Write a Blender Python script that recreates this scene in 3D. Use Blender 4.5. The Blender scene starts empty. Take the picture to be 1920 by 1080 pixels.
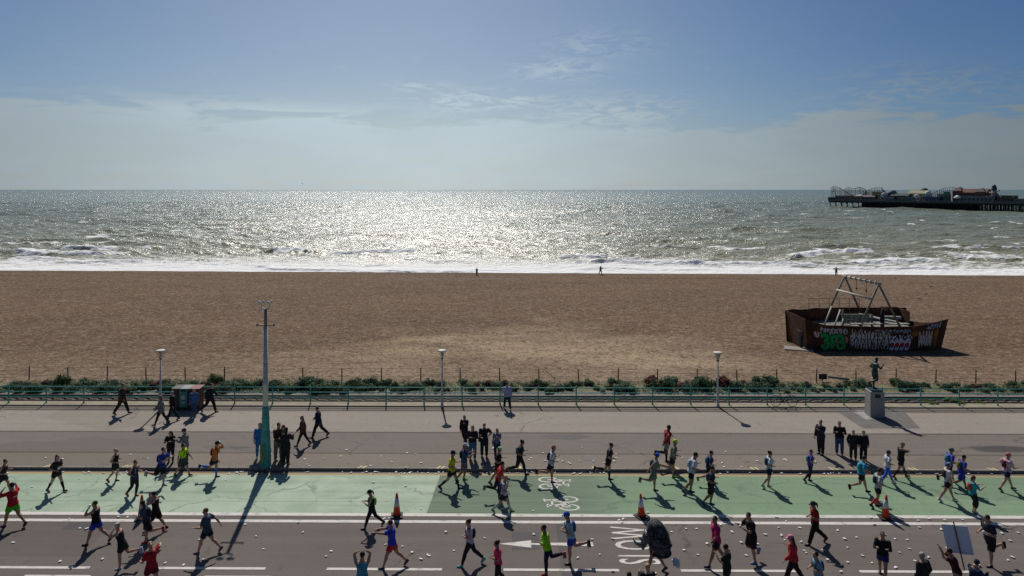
import bpy, bmesh, math, random
import numpy as np
from mathutils import Vector, Matrix, Euler
R = math.radians
sc = bpy.context.scene
col = sc.collection

# ---------------------------------------------------------------- camera, sky, sun, exposure
CAM_H = 14.0; FPX = 1240.0; HOR = 355.0; YAW = R(0.48)
cd = bpy.data.cameras.new('camera'); cam = bpy.data.objects.new('camera', cd); col.objects.link(cam)
cam.location = (0, 0, CAM_H); cam.rotation_euler = (R(90), 0, YAW)
cd.sensor_width = 36; cd.lens = FPX / 1920 * 36; cd.shift_y = -(540 - HOR) / 1920
cd.clip_start = 0.5; cd.clip_end = 60000
sc.camera = cam
sc.view_settings.view_transform = 'Standard'; sc.view_settings.look = 'None'
sc.view_settings.exposure = -0.08; sc.view_settings.gamma = 1
sc.cycles.use_denoising = False
sc.cycles.max_bounces = 6; sc.cycles.diffuse_bounces = 2; sc.cycles.glossy_bounces = 2
sc.cycles.transmission_bounces = 4; sc.cycles.caustics_reflective = False; sc.cycles.caustics_refractive = False

SUN_AZ = R(10.8); SUN_EL = R(45.5)
w = bpy.data.worlds.new('World'); sc.world = w; w.use_nodes = True
wn = w.node_tree.nodes; wl = w.node_tree.links; wn.clear()
def N(tree, t, **kw):
    n = tree.nodes.new(t)
    for k, v in kw.items(): setattr(n, k, v)
    return n
def math_n(tree, op, a, b=None, c=None, clamp=False):
    n = tree.nodes.new('ShaderNodeMath'); n.operation = op; n.use_clamp = clamp
    for i, v in enumerate((a, b, c)):
        if v is None: continue
        if isinstance(v, (int, float)): n.inputs[i].default_value = v
        else: tree.links.new(v, n.inputs[i])
    return n.outputs[0]
def smooth_n(tree, v, a, b, lo=0.0, hi=1.0):
    n = tree.nodes.new('ShaderNodeMapRange'); n.interpolation_type = 'SMOOTHSTEP'
    tree.links.new(v, n.inputs[0]); n.inputs[1].default_value = a; n.inputs[2].default_value = b
    n.inputs[3].default_value = lo; n.inputs[4].default_value = hi
    return n.outputs[0]
def mix_n(tree, f, a, b, typ='MIX'):
    n = tree.nodes.new('ShaderNodeMix'); n.data_type = 'RGBA'; n.blend_type = typ
    for s, v in ((n.inputs[0], f), (n.inputs[6], a), (n.inputs[7], b)):
        if isinstance(v, (int, float)): s.default_value = v
        elif isinstance(v, (tuple, list)): s.default_value = (*v[:3], 1)
        else: tree.links.new(v, s)
    return n.outputs[2]
T = w.node_tree
sky = N(T, 'ShaderNodeTexSky'); sky.sky_type = 'NISHITA'; sky.sun_disc = False
sky.sun_elevation = SUN_EL; sky.sun_rotation = -SUN_AZ
sky.air_density = 1.0; sky.dust_density = 0.6; sky.ozone_density = 1.6; sky.altitude = 0
tc = N(T, 'ShaderNodeTexCoord'); sep = N(T, 'ShaderNodeSeparateXYZ'); wl.new(tc.outputs['Generated'], sep.inputs[0])
def wnoise(scx, scy, scz, scale, detail, rough, dist=0.0, off=(0, 0, 0)):
    m = N(T, 'ShaderNodeMapping'); m.inputs['Scale'].default_value = (scx, scy, scz); m.inputs['Location'].default_value = off
    m.inputs['Rotation'].default_value = (0, R(2.5), 0)
    wl.new(tc.outputs['Generated'], m.inputs[0])
    n = N(T, 'ShaderNodeTexNoise'); n.inputs['Scale'].default_value = scale; n.inputs['Detail'].default_value = detail
    n.inputs['Roughness'].default_value = rough; n.inputs['Distortion'].default_value = dist
    wl.new(m.outputs[0], n.inputs[0]); return n.outputs[0]
zz = sep.outputs[2]
az = math_n(T, 'ARCTAN2', sep.outputs[0], sep.outputs[1])
def cn(ku, kv, detail, rough, dist, off):
    """noise over bearing and height, drawn out sideways like high cloud"""
    cb = N(T, 'ShaderNodeCombineXYZ'); wl.new(math_n(T, 'MULTIPLY', az, float(ku)), cb.inputs[0]); wl.new(math_n(T, 'MULTIPLY', math_n(T, 'ADD', zz, math_n(T, 'MULTIPLY', az, -0.025)), float(kv)), cb.inputs[1]); cb.inputs[2].default_value = off
    n = N(T, 'ShaderNodeTexNoise'); n.inputs['Scale'].default_value = 1.0; n.inputs['Detail'].default_value = detail; n.inputs['Roughness'].default_value = rough; n.inputs['Distortion'].default_value = dist
    wl.new(cb.outputs[0], n.inputs[0]); return n.outputs[0]
nA = cn(5, 16, 7, .6, .6, 3.1); nB = cn(9, 60, 6, .62, 1.0, 7.7); nC = cn(16, 70, 8, .7, 1.6, 1.3); nD = cn(3, 9, 4, .5, .3, 5.5)
# low bank of thin cloud over the horizon with a frayed, layered top
edge = math_n(T, 'SUBTRACT', zz, math_n(T, 'ADD', math_n(T, 'MULTIPLY', math_n(T, 'SUBTRACT', nA, 0.5), 0.11), math_n(T, 'MULTIPLY', math_n(T, 'SUBTRACT', nB, 0.5), 0.085)))
bank = math_n(T, 'MULTIPLY', smooth_n(T, edge, 0.106, 0.086), smooth_n(T, nB, 0.30, 0.60, 0.78, 1.0))
# single wisps
def env(px, py, rx, ry):
    u0 = math.atan((px - 960) / FPX) - YAW; v0 = (HOR - py) / math.sqrt(FPX ** 2 + (px - 960) ** 2 + (HOR - py) ** 2)
    du = math_n(T, 'MULTIPLY', math_n(T, 'SUBTRACT', az, float(u0)), FPX / rx); dv = math_n(T, 'MULTIPLY', math_n(T, 'SUBTRACT', zz, float(v0)), FPX / ry)
    r2 = math_n(T, 'ADD', math_n(T, 'MULTIPLY', du, du), math_n(T, 'MULTIPLY', dv, dv)); return math_n(T, 'EXPONENT', math_n(T, 'MULTIPLY', r2, -1.0))
wis = None
for (px, py, rx, ry, am, nn) in ((400, 215, 360, 24, 1.2, nB), (920, 192, 130, 20, 1.3, nC), (1150, 215, 130, 30, 1.25, nC), (1050, 130, 85, 22, .75, nC), (1130, 85, 100, 26, .5, nC), (1720, 175, 160, 42, .65, nC), (785, 160, 50, 12, .8, nC), (640, 240, 700, 14, .6, nB), (1480, 245, 420, 16, .5, nB)):
    e = math_n(T, 'MULTIPLY', math_n(T, 'MULTIPLY', env(px, py, rx, ry), am), smooth_n(T, nn, 0.42, 0.60))
    wis = e if wis is None else math_n(T, 'MAXIMUM', wis, e)
wis = math_n(T, 'MAXIMUM', wis, math_n(T, 'MULTIPLY', smooth_n(T, nC, .5, .8, 0, .22), smooth_n(T, zz, .3, .12)))
g = math_n(T, 'ABSOLUTE', math_n(T, 'ADD', az, float(SUN_AZ)))
glow = smooth_n(T, g, 1.0, 0.0, 0.34, 1.0)
glow = math_n(T, 'MULTIPLY', glow, smooth_n(T, nD, .3, .7, .94, 1.05))
tint = mix_n(T, smooth_n(T, g, 0.0, 0.95), (0.78, 0.80, 0.82), (0.30, 0.44, 0.64))
skyc = mix_n(T, 1.0, sky.outputs[0], tint, 'MULTIPLY')
cc = N(T, 'ShaderNodeVectorMath'); cc.operation = 'SCALE'; cc.inputs[0].default_value = (7.0, 8.45, 9.2)
wl.new(glow, cc.inputs['Scale'])
fm = math_n(T, 'MAXIMUM', math_n(T, 'MULTIPLY', bank, 0.92), math_n(T, 'MINIMUM', math_n(T, 'MULTIPLY', wis, 0.9), 0.95))
fin = mix_n(T, fm, skyc, cc.outputs[0])
bg = N(T, 'ShaderNodeBackground'); bg.inputs[1].default_value = 0.075
wo = N(T, 'ShaderNodeOutputWorld'); wl.new(fin, bg.inputs[0]); wl.new(bg.outputs[0], wo.inputs[0])

sd = bpy.data.lights.new('sun', 'SUN'); sd.energy = 4.2; sd.angle = R(0.53); sd.color = (1.0, 0.955, 0.89)
so = bpy.data.objects.new('sun', sd); col.objects.link(so)
sdir = Vector((-math.sin(SUN_AZ) * math.cos(SUN_EL), math.cos(SUN_AZ) * math.cos(SUN_EL), math.sin(SUN_EL)))
so.rotation_euler = sdir.to_track_quat('Z', 'Y').to_euler(); so.location = (-20, 60, 60)

# ---------------------------------------------------------------- helpers
def P(px, py, z=0.0):
    """ground point measured in the photograph (1920 x 1080 pixels) on the level z"""
    d = FPX * (CAM_H - z) / (py - HOR); lx = (px - 960) / FPX * d
    return Vector((lx * math.cos(YAW) - d * math.sin(YAW), lx * math.sin(YAW) + d * math.cos(YAW), z))
def PD(px, py, d):
    """point seen at that pixel at depth d"""
    lx = (px - 960) / FPX * d; z = CAM_H - (py - HOR) * d / FPX
    return Vector((lx * math.cos(YAW) - d * math.sin(YAW), lx * math.sin(YAW) + d * math.cos(YAW), z))
def tag(o, label=None, cat=None, group=None, kind=None):
    if label: o['label'] = label
    if cat: o['category'] = cat
    if group: o['group'] = group
    if kind: o['kind'] = kind
    return o
def empty(name, loc, rz=0.0):
    o = bpy.data.objects.new(name, None); col.objects.link(o); o.location = loc; o.rotation_euler = (0, 0, rz)
    o.empty_display_size = 0.2
    return o
class MB:
    """collects shapes and links them as ONE mesh object"""
    def __init__(s): s.v = []; s.f = []; s.m = []
    def add(s, vs, fs, mi=0):
        b = len(s.v); s.v.extend([tuple(v) for v in vs]); s.f.extend([tuple(i + b for i in f) for f in fs]); s.m.extend([mi] * len(fs)); return s
    def box(s, c, size, rot=0.0, mi=0, taper=1.0):
        x, y, z = size[0] / 2, size[1] / 2, size[2] / 2
        vs = []
        for dz, t in ((-z, 1.0), (z, taper)):
            for dx, dy in ((-x, -y), (x, -y), (x, y), (-x, y)):
                dx *= t; dy *= t
                vs.append((c[0] + dx * math.cos(rot) - dy * math.sin(rot), c[1] + dx * math.sin(rot) + dy * math.cos(rot), c[2] + dz))
        return s.add(vs, [(0, 3, 2, 1), (4, 5, 6, 7), (0, 1, 5, 4), (1, 2, 6, 5), (2, 3, 7, 6), (3, 0, 4, 7)], mi)
    def bar(s, a, b, wd, hd=None, mi=0):
        """square bar between two points"""
        a = Vector(a); b = Vector(b); d = (b - a).normalized()
        up = Vector((0, 0, 1)) if abs(d.z) < 0.95 else Vector((1, 0, 0))
        r = d.cross(up).normalized(); u = r.cross(d).normalized(); hd = hd or wd
        vs = []
        for p in (a, b):
            for i, j in ((-1, -1), (1, -1), (1, 1), (-1, 1)): vs.append(p + r * i * wd / 2 + u * j * hd / 2)
        return s.add(vs, [(0, 1, 2, 3), (7, 6, 5, 4), (0, 4, 5, 1), (1, 5, 6, 2), (2, 6, 7, 3), (3, 7, 4, 0)], mi)
    def tube(s, pts, rad, n=8, mi=0, flat=1.0, ref=None):
        """lofted tube; rad a number or one per point; flat squeezes along ref"""
        pts = [Vector(p) for p in pts]; m = len(pts)
        if isinstance(rad, (int, float)): rad = [rad] * m
        vs = []; prev = None
        for i, p in enumerate(pts):
            d = (pts[min(i + 1, m - 1)] - pts[max(i - 1, 0)])
            d = d.normalized() if d.length > 1e-9 else Vector((0, 0, 1))
            if ref is not None: u = Vector(ref)
            elif prev is not None: u = prev
            else: u = Vector((0, 0, 1)) if abs(d.z) < 0.9 else Vector((1, 0, 0))
            u = (u - d * u.dot(d)); u = u.normalized() if u.length > 1e-6 else d.orthogonal().normalized()
            prev = u; r = d.cross(u).normalized()
            for k in range(n):
                a = 2 * math.pi * k / n
                vs.append(p + (r * math.cos(a) + u * math.sin(a) * flat) * rad[i])
        fs = []
        for i in range(m - 1):
            for k in range(n):
                k2 = (k + 1) % n
                fs.append((i * n + k, i * n + k2, (i + 1) * n + k2, (i + 1) * n + k))
        fs.append(tuple(reversed(range(n)))); fs.append(tuple(range((m - 1) * n, m * n)))
        return s.add(vs, fs, mi)
    def rings(s, rs, n=14, mi=0):
        """rs: list of (center, U, V) ellipse axes"""
        vs = []
        for c, U, V in rs:
            c = Vector(c); U = Vector(U); V = Vector(V)
            for k in range(n):
                a = 2 * math.pi * k / n; vs.append(c + U * math.cos(a) + V * math.sin(a))
        fs = []
        for i in range(len(rs) - 1):
            for k in range(n):
                k2 = (k + 1) % n; fs.append((i * n + k, i * n + k2, (i + 1) * n + k2, (i + 1) * n + k))
        fs.append(tuple(reversed(range(n)))); fs.append(tuple(range((len(rs) - 1) * n, len(rs) * n)))
        return s.add(vs, fs, mi)
    def ball(s, c, r, n=10, m=7, mi=0, M=None):
        if isinstance(r, (int, float)): r = (r, r, r)
        vs = []; c = Vector(c)
        def q(v):
            v = Vector(v)
            if M is not None: v = M @ v
            return c + v
        vs.append(q((0, 0, -r[2])))
        for j in range(1, m):
            t = math.pi * j / m
            for k in range(n):
                a = 2 * math.pi * k / n
                vs.append(q((r[0] * math.sin(t) * math.cos(a), r[1] * math.sin(t) * math.sin(a), -r[2] * math.cos(t))))
        vs.append(q((0, 0, r[2]))); fs = []
        for k in range(n): fs.append((0, 1 + (k + 1) % n, 1 + k))
        for j in range(m - 2):
            for k in range(n):
                a = 1 + j * n + k; b = 1 + j * n + (k + 1) % n; fs.append((a, b, b + n, a + n))
        L = len(vs) - 1; b0 = 1 + (m - 2) * n
        for k in range(n): fs.append((b0 + k, b0 + (k + 1) % n, L))
        return s.add(vs, fs, mi)
    def mesh(s, name, mats, smooth=False):
        me = bpy.data.meshes.new(name); me.from_pydata(s.v, [], s.f); me.validate()
        for m in (mats if isinstance(mats, (list, tuple)) else [mats]): me.materials.append(m)
        if len(me.polygons) == len(s.m): me.polygons.foreach_set('material_index', s.m)
        if smooth: me.polygons.foreach_set('use_smooth', [True] * len(me.polygons))
        me.update(); return me
    def build(s, name, mats, parent=None, smooth=False, recalc=False):
        me = s.mesh(name, mats, smooth)
        if recalc:
            bm = bmesh.new(); bm.from_mesh(me); bmesh.ops.recalc_face_normals(bm, faces=bm.faces); bm.to_mesh(me); bm.free()
        o = bpy.data.objects.new(name, me); col.objects.link(o)
        if parent: o.parent = parent
        return o
def copy_tree(o, parent=None):
    c = o.copy(); col.objects.link(c); c.parent = parent
    for ch in o.children: copy_tree(ch, c)
    return c

# ---------------------------------------------------------------- materials
def base_mat(name, rough=0.8, metal=0.0, spec=0.3):
    m = bpy.data.materials.new(name); m.use_nodes = True; t = m.node_tree
    b = t.nodes['Principled BSDF']; b.inputs['Roughness'].default_value = rough; b.inputs['Metallic'].default_value = metal
    b.inputs['Specular IOR Level'].default_value = spec
    return m, t, b
def tex_noise(t, scale, detail=4, rough=0.6, vec=None, sc3=None, dist=0.0, off=None):
    n = t.nodes.new('ShaderNodeTexNoise'); n.inputs['Scale'].default_value = scale; n.inputs['Detail'].default_value = detail
    n.inputs['Roughness'].default_value = rough; n.inputs['Distortion'].default_value = dist
    if vec is None:
        g = t.nodes.new('ShaderNodeNewGeometry'); vec = g.outputs['Position']
    if sc3 or off:
        mp = t.nodes.new('ShaderNodeMapping'); mp.inputs['Scale'].default_value = sc3 or (1, 1, 1)
        if off: mp.inputs['Location'].default_value = off
        t.links.new(vec, mp.inputs[0]); vec = mp.outputs[0]
    t.links.new(vec, n.inputs['Vector']); return n.outputs[0]
def objvec(t):
    return t.nodes.new('ShaderNodeTexCoord').outputs['Object']
_mc = {}
def M(name, c, rough=0.8, metal=0.0, var=0.18, scale=9.0, spec=0.3, bump=0.0):
    """plain colour with a little wear and unevenness of its own"""
    key = (name, tuple(c), rough, metal)
    if key in _mc: return _mc[key]
    m, t, b = base_mat(name, rough, metal, spec)
    n = tex_noise(t, scale, 5, 0.65, objvec(t))
    f = smooth_n(t, n, 0.3, 0.7)
    lo = tuple(x * (1 - var) for x in c); hi = tuple(min(1, x * (1 + var)) for x in c)
    t.links.new(mix_n(t, f, lo, hi), b.inputs['Base Color'])
    if bump:
        bn = t.nodes.new('ShaderNodeBump'); bn.inputs['Strength'].default_value = bump; bn.inputs['Distance'].default_value = 0.02
        t.links.new(n, bn.inputs['Height']); t.links.new(bn.outputs[0], b.inputs['Normal'])
    _mc[key] = m; return m

def asphalt(name, c1, c2, streak=0.5, bands=None, fine=26.0, cracks=True):
    m, t, b = base_mat(name, 0.9, 0, 0.15)
    big = tex_noise(t, 0.16, 5, 0.6); st = tex_noise(t, 1.0, 5, 0.6, sc3=(0.05, 1.6, 1)); fn = tex_noise(t, fine, 3, 0.7)
    mid = tex_noise(t, 2.2, 5, 0.7)
    f = math_n(t, 'ADD', math_n(t, 'MULTIPLY', big, 0.5), math_n(t, 'MULTIPLY', st, streak))
    f = smooth_n(t, f, 0.3 + streak * 0.2, 0.42 + streak * 0.62)
    c = mix_n(t, f, c1, c2)
    c = mix_n(t, smooth_n(t, fn, 0.3, 0.75, 0.0, 0.55), c, tuple(x * 1.45 for x in c2))
    c = mix_n(t, smooth_n(t, mid, 0.55, 0.78, 0.0, 0.5), c, tuple(x * 0.6 for x in c1))
    sp1 = tex_noise(t, 7.0, 2, 0.5); c = mix_n(t, smooth_n(t, sp1, 0.72, 0.78, 0.0, 0.6), c, tuple(x * 0.4 for x in c1))
    pt = t.nodes.new('ShaderNodeTexVoronoi'); pt.inputs['Scale'].default_value = 0.16; pt.inputs['Randomness'].default_value = 1.0
    gp = t.nodes.new('ShaderNodeNewGeometry'); mpp = t.nodes.new('ShaderNodeMapping'); mpp.inputs['Scale'].default_value = (0.55, 1.5, 1); t.links.new(gp.outputs['Position'], mpp.inputs[0]); t.links.new(mpp.outputs[0], pt.inputs['Vector'])
    pt.distance = 'CHEBYCHEV'; sc1 = t.nodes.new('ShaderNodeSeparateColor'); t.links.new(pt.outputs['Color'], sc1.inputs[0])
    c = mix_n(t, smooth_n(t, sc1.outputs[0], 0.86, 0.87, 0.0, 0.28), c, tuple(x * 0.75 for x in c1))
    g = t.nodes.new('ShaderNodeNewGeometry'); sp = t.nodes.new('ShaderNodeSeparateXYZ'); t.links.new(g.outputs['Position'], sp.inputs[0])
    if bands:
        for (y0, y1, colr, k) in bands:
            wob = math_n(t, 'ADD', sp.outputs[1], math_n(t, 'MULTIPLY', math_n(t, 'SUBTRACT', mid, 0.5), 0.10))
            a = smooth_n(t, wob, y0 - 0.03, y0 + 0.03); bb = smooth_n(t, wob, y1 + 0.03, y1 - 0.03)
            c = mix_n(t, math_n(t, 'MULTIPLY', math_n(t, 'MULTIPLY', a, bb), k), c, mix_n(t, 1.0, c, colr, 'MULTIPLY'))
    if cracks:
        v = t.nodes.new('ShaderNodeTexVoronoi'); v.feature = 'DISTANCE_TO_EDGE'; v.inputs['Scale'].default_value = 0.22
        mp = t.nodes.new('ShaderNodeMapping'); mp.inputs['Scale'].default_value = (0.6, 1.3, 1)
        nn = t.nodes.new('ShaderNodeTexNoise'); nn.inputs['Scale'].default_value = 1.5; t.links.new(g.outputs['Position'], nn.inputs['Vector'])
        va = t.nodes.new('ShaderNodeVectorMath'); va.operation = 'MULTIPLY_ADD'; t.links.new(nn.outputs['Color'], va.inputs[0])
        va.inputs[1].default_value = (1.2, 1.2, 0); t.links.new(g.outputs['Position'], va.inputs[2])
        t.links.new(va.outputs[0], mp.inputs[0]); t.links.new(mp.outputs[0], v.inputs['Vector'])
        cr = smooth_n(t, v.outputs['Distance'], 0.012, 0.0, 0.0, 0.5)
        cr = math_n(t, 'MULTIPLY', cr, smooth_n(t, big, 0.5, 0.6))
        c = mix_n(t, cr, c, (0.03, 0.028, 0.026))
    t.links.new(c, b.inputs['Base Color'])
    bn = t.nodes.new('ShaderNodeBump'); bn.inputs['Strength'].default_value = 0.25; bn.inputs['Distance'].default_value = 0.01
    t.links.new(fn, bn.inputs['Height']); t.links.new(bn.outputs[0], b.inputs['Normal'])
    return m, t, b, c
# ================================================================ THE SETTING
def struct(o): o['kind'] = 'structure'; return o
def sheet(name, x0, x1, y0, y1, z, mat, th=0.0):
    mb = MB()
    if th: mb.box(((x0 + x1) / 2, (y0 + y1) / 2, z - th / 2), (x1 - x0, y1 - y0, th))
    else: mb.add([(x0, y0, z), (x1, y0, z), (x1, y1, z), (x0, y1, z)], [(0, 1, 2, 3)])
    return struct(mb.build(name, mat))

Z0 = 0.13                                   # promenade level
Y_KERB = P(960, 884).y; Y_GREEN0 = P(960, 966).y; Y_GREEN1 = P(960, 892).y
XW = 130
m_road, t, b, c = asphalt('road asphalt', (0.108, 0.091, 0.080), (0.148, 0.126, 0.110), 0.6)
sheet('road', -XW, XW, 8, Y_KERB - 0.001, 0.0, m_road)
# yellowish worn strip along the gutter
m_gut, *_ = asphalt('gutter strip', (0.29, 0.23, 0.125), (0.40, 0.315, 0.17), 0.5, cracks=False)
sheet('gutter_strip', -XW, XW, Y_GREEN1, Y_KERB - 0.28, 0.004, m_gut)

# green cycle lane: old pale paint on the left, a darker square, newer green on the right, scuffed by tyres
m_gr, t, b, c = asphalt('cycle lane paint', (0.150, 0.225, 0.140), (0.195, 0.275, 0.175), 0.8, cracks=False)
g = t.nodes.new('ShaderNodeNewGeometry'); sp = t.nodes.new('ShaderNodeSeparateXYZ'); t.links.new(g.outputs['Position'], sp.inputs[0])
xl = math_n(t, 'SUBTRACT', sp.outputs[0], math_n(t, 'MULTIPLY', math_n(t, 'SUBTRACT', sp.outputs[1], 30.0), 0.04))
xA = P(812, 928).x; xB = P(1100, 928).x
pale = smooth_n(t, xl, xA + 0.02, xA - 0.02)
nb = tex_noise(t, 0.5, 5, 0.65); ns = tex_noise(t, 1.0, 6, 0.7, sc3=(0.08, 2.4, 1))
pc = mix_n(t, smooth_n(t, nb, 0.3, 0.7), (0.31, 0.395, 0.285), (0.43, 0.50, 0.385))
pc = mix_n(t, smooth_n(t, xl, -25, -6, 0.35, 0.0), pc, (0.20, 0.30, 0.205))
c = mix_n(t, pale, c, pc)
sq = math_n(t, 'MULTIPLY', smooth_n(t, xl, xA - 0.02, xA + 0.02), smooth_n(t, math_n(t, 'ADD', xl, math_n(t, 'MULTIPLY', nb, 6)), xB + 6.0, xB + 1.5))
c = mix_n(t, math_n(t, 'MULTIPLY', sq, 0.85), c, mix_n(t, smooth_n(t, ns, 0.35, 0.65), (0.125, 0.165, 0.118), (0.170, 0.215, 0.155)))
wear = math_n(t, 'MULTIPLY', smooth_n(t, ns, 0.56, 0.78), 0.45)
c = mix_n(t, wear, c, (0.16, 0.20, 0.15))
tr = math_n(t, 'ABSOLUTE', math_n(t, 'SUBTRACT', sp.outputs[1], P(960, 942).y))
c = mix_n(t, math_n(t, 'MULTIPLY', smooth_n(t, tr, 0.045, 0.0), smooth_n(t, ns, 0.3, 0.6, 0.2, 0.6)), c, (0.10, 0.15, 0.115))
wv = t.nodes.new('ShaderNodeTexVoronoi'); wv.feature = 'DISTANCE_TO_EDGE'; wv.inputs['Scale'].default_value = .34
va = t.nodes.new('ShaderNodeVectorMath'); va.operation = 'MULTIPLY_ADD'; nn_c = t.nodes.new('ShaderNodeTexNoise'); nn_c.inputs['Scale'].default_value = 1.2; nn_c.inputs['Detail'].default_value = 5; t.links.new(g.outputs['Position'], nn_c.inputs['Vector'])
t.links.new(nn_c.outputs['Color'], va.inputs[0]); va.inputs[1].default_value = (1.5, 1.0, 0); t.links.new(g.outputs['Position'], va.inputs[2]); t.links.new(va.outputs[0], wv.inputs['Vector'])
c = mix_n(t, math_n(t, 'MULTIPLY', smooth_n(t, wv.outputs['Distance'], .03, .0), smooth_n(t, nb, .42, .6, 0, .5)), c, (.09, .12, .09))
bl = tex_noise(t, 1.4, 6, .75, dist=1.2); c = mix_n(t, smooth_n(t, bl, .56, .72, 0, .38), c, (.13, .155, .125))
for yy in (P(960, 905).y, P(960, 925).y):
    s_l = math_n(t, 'ABSOLUTE', math_n(t, 'SUBTRACT', sp.outputs[1], float(yy))); c = mix_n(t, math_n(t, 'MULTIPLY', smooth_n(t, s_l, .35, .0), smooth_n(t, ns, .35, .6, 0, .22)), c, (.12, .15, .12))
t.links.new(c, b.inputs['Base Color'])
sheet('cycle_lane', -XW, XW, Y_GREEN0, Y_GREEN1, 0.004, m_gr)

def paint(name, c, worn):
    m, t, b = base_mat(name, 0.75)
    n = tex_noise(t, 3.0, 6, 0.75, sc3=(0.7, 1.4, 1)); n2 = tex_noise(t, 30, 3, 0.7)
    f = math_n(t, 'MULTIPLY', smooth_n(t, n, 0.70, 0.52 - 0.02, 0, 1), 1.0)
    f = math_n(t, 'MULTIPLY', f, smooth_n(t, n2, 0.75, 0.45, 0.55, 1.0))
    c2 = mix_n(t, f, (0.14, 0.12, 0.11), c)
    c2 = mix_n(t, 1.0 - worn, c2, c)
    t.links.new(c2, b.inputs['Base Color']); return m
m_white = paint('white road paint', (0.62, 0.585, 0.53), 0.75)
m_white2 = paint('worn white road paint', (0.60, 0.58, 0.52), 1.0)
mb = MB()
def strip(mb, x0, x1, ya, yb, z, mi=0): mb.add([(x0, ya, z), (x1, ya, z), (x1, yb, z), (x0, yb, z)], [(0, 1, 2, 3)], mi)
strip(mb, -XW, XW, P(960, 969).y, P(960, 963.5).y, 0.0085)
strip(mb, -XW, XW, P(960, 981.5).y, P(960, 976.5).y, 0.0085)
yd = P(960, 1068.5).y
for k in range(-6, 7):
    x0 = P(612, 1068).x + k * 6.52
    strip(mb, x0, x0 + 4.25, yd - 0.075, yd + 0.075, 0.0085)
    strip(mb, x0 - 4.3, x0 - 1.9, yd - 0.60, yd - 0.47, 0.0085)
struct(mb.build('lane_lines', m_white))
# direction arrow pointing left
A0 = P(935, 1020)
mb = MB(); y = A0.y
mb.add([(A0.x, y, .009), (P(996, 1020).x, y - .27, .009), (P(996, 1020).x, y + .27, .009)], [(0, 1, 2)])
mb.add([(P(996, 1020).x, y - .06, .009), (P(1112, 1020).x, y - .15, .009), (P(1112, 1020).x, y + .15, .009), (P(996, 1020).x, y + .06, .009)], [(0, 1, 2, 3)])
struct(mb.build('arrow_marking', m_white))

def text_mesh(body, name, mat, sx, sy, ext=0.0, off=0.0, bev=0.0, parent=None, spacing=1.0):
    cu = bpy.data.curves.new(name, 'FONT'); cu.body = body; cu.extrude = ext; cu.offset = off; cu.bevel_depth = bev
    cu.space_character = spacing; cu.resolution_u = 3
    o = bpy.data.objects.new('tmp', cu); col.objects.link(o)
    dg = bpy.context.evaluated_depsgraph_get(); me = bpy.data.meshes.new_from_object(o.evaluated_get(dg))
    bpy.data.objects.remove(o); bpy.data.curves.remove(cu)
    xs = [v.co.x for v in me.vertices]; ys = [v.co.y for v in me.vertices]
    x0, x1, y0, y1 = min(xs), max(xs), min(ys), max(ys)
    for v in me.vertices: v.co.x = (v.co.x - x0) / (x1 - x0) * sx; v.co.y = (v.co.y - y0) / (y1 - y0) * sy
    me.materials.clear(); me.materials.append(mat); me.name = name
    o = bpy.data.objects.new(name, me); col.objects.link(o)
    if parent: o.parent = parent
    return o
o = struct(text_mesh('SLOW', 'slow_marking', m_white, 2.75, 1.6, off=0.004, spacing=1.08))
o.rotation_euler = (0, 0, R(90)); o.location = (P(1152, 1020).x + 1.6, P(960, 1057).y, 0.009)
# bicycle symbols on the cycle lane
def bike_mark(px, py, dirx):
    mb = MB(); c = P(px, py)
    def W(u, v): return (c.x + dirx * (u - 0.85), c.y + v, 0.0088)
    def ring(cu, cv, ru, rv, wd=0.085, n=28):
        vs = []
        for k in range(n):
            a = 2 * math.pi * k / n
            vs.append(W(cu + ru * math.cos(a), cv + rv * math.sin(a))); vs.append(W(cu + (ru - wd * 1.25) * math.cos(a), cv + (rv - wd) * math.sin(a)))
        mb.add(vs, [(2 * k, 2 * k + 1, (2 * k + 3) % (2 * n), (2 * k + 2) % (2 * n)) for k in range(n)])
    def line(a, b, wd=0.095):
        a = Vector((*a, 0)); b = Vector((*b, 0)); d = (b - a).normalized(); p = Vector((-d.y, d.x, 0)) * wd / 2
        mb.add([W(*(q.xy)) for q in (a - p, b - p, b + p, a + p)], [(0, 1, 2, 3)])
    ring(.46, -.37, .46, .30); ring(.46, .37, .46, .30)
    line((.46, -.37), (1.2, -.22)); line((1.2, -.22), (.5, .02)); line((.46, -.37), (.5, .02))
    line((.5, .02), (1.25, .28)); line((1.2, -.22), (1.2, .26)); line((.46, .37), (1.5, .3)); line((1.5, .16), (1.55, .42)); line((1.4, -.36), (1.4, -.06)); line((1.2, -.22), (1.4, -.2))
    return struct(mb.build('bicycle_marking', m_white2, recalc=True))
bike_mark(1043, 906, 1); bike_mark(1050, 944, -1)
# repaired asphalt patches
mp1, *_ = asphalt('dark patch', (0.085, 0.078, 0.074), (0.11, 0.10, 0.096), 0.5)
mb = MB(); strip(mb, P(105, 1000).x, P(200, 1000).x, P(960, 996).y, P(960, 983).y, .0045); strip(mb, P(960, 1000).x, P(1010, 1000).x, P(960, 1030).y, P(960, 998).y, .0045)
strip(mb, P(1049, 1040).x, P(1065, 1040).x, 20, P(960, 983).y, .0045)
struct(mb.build('road_patch', mp1))

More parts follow.
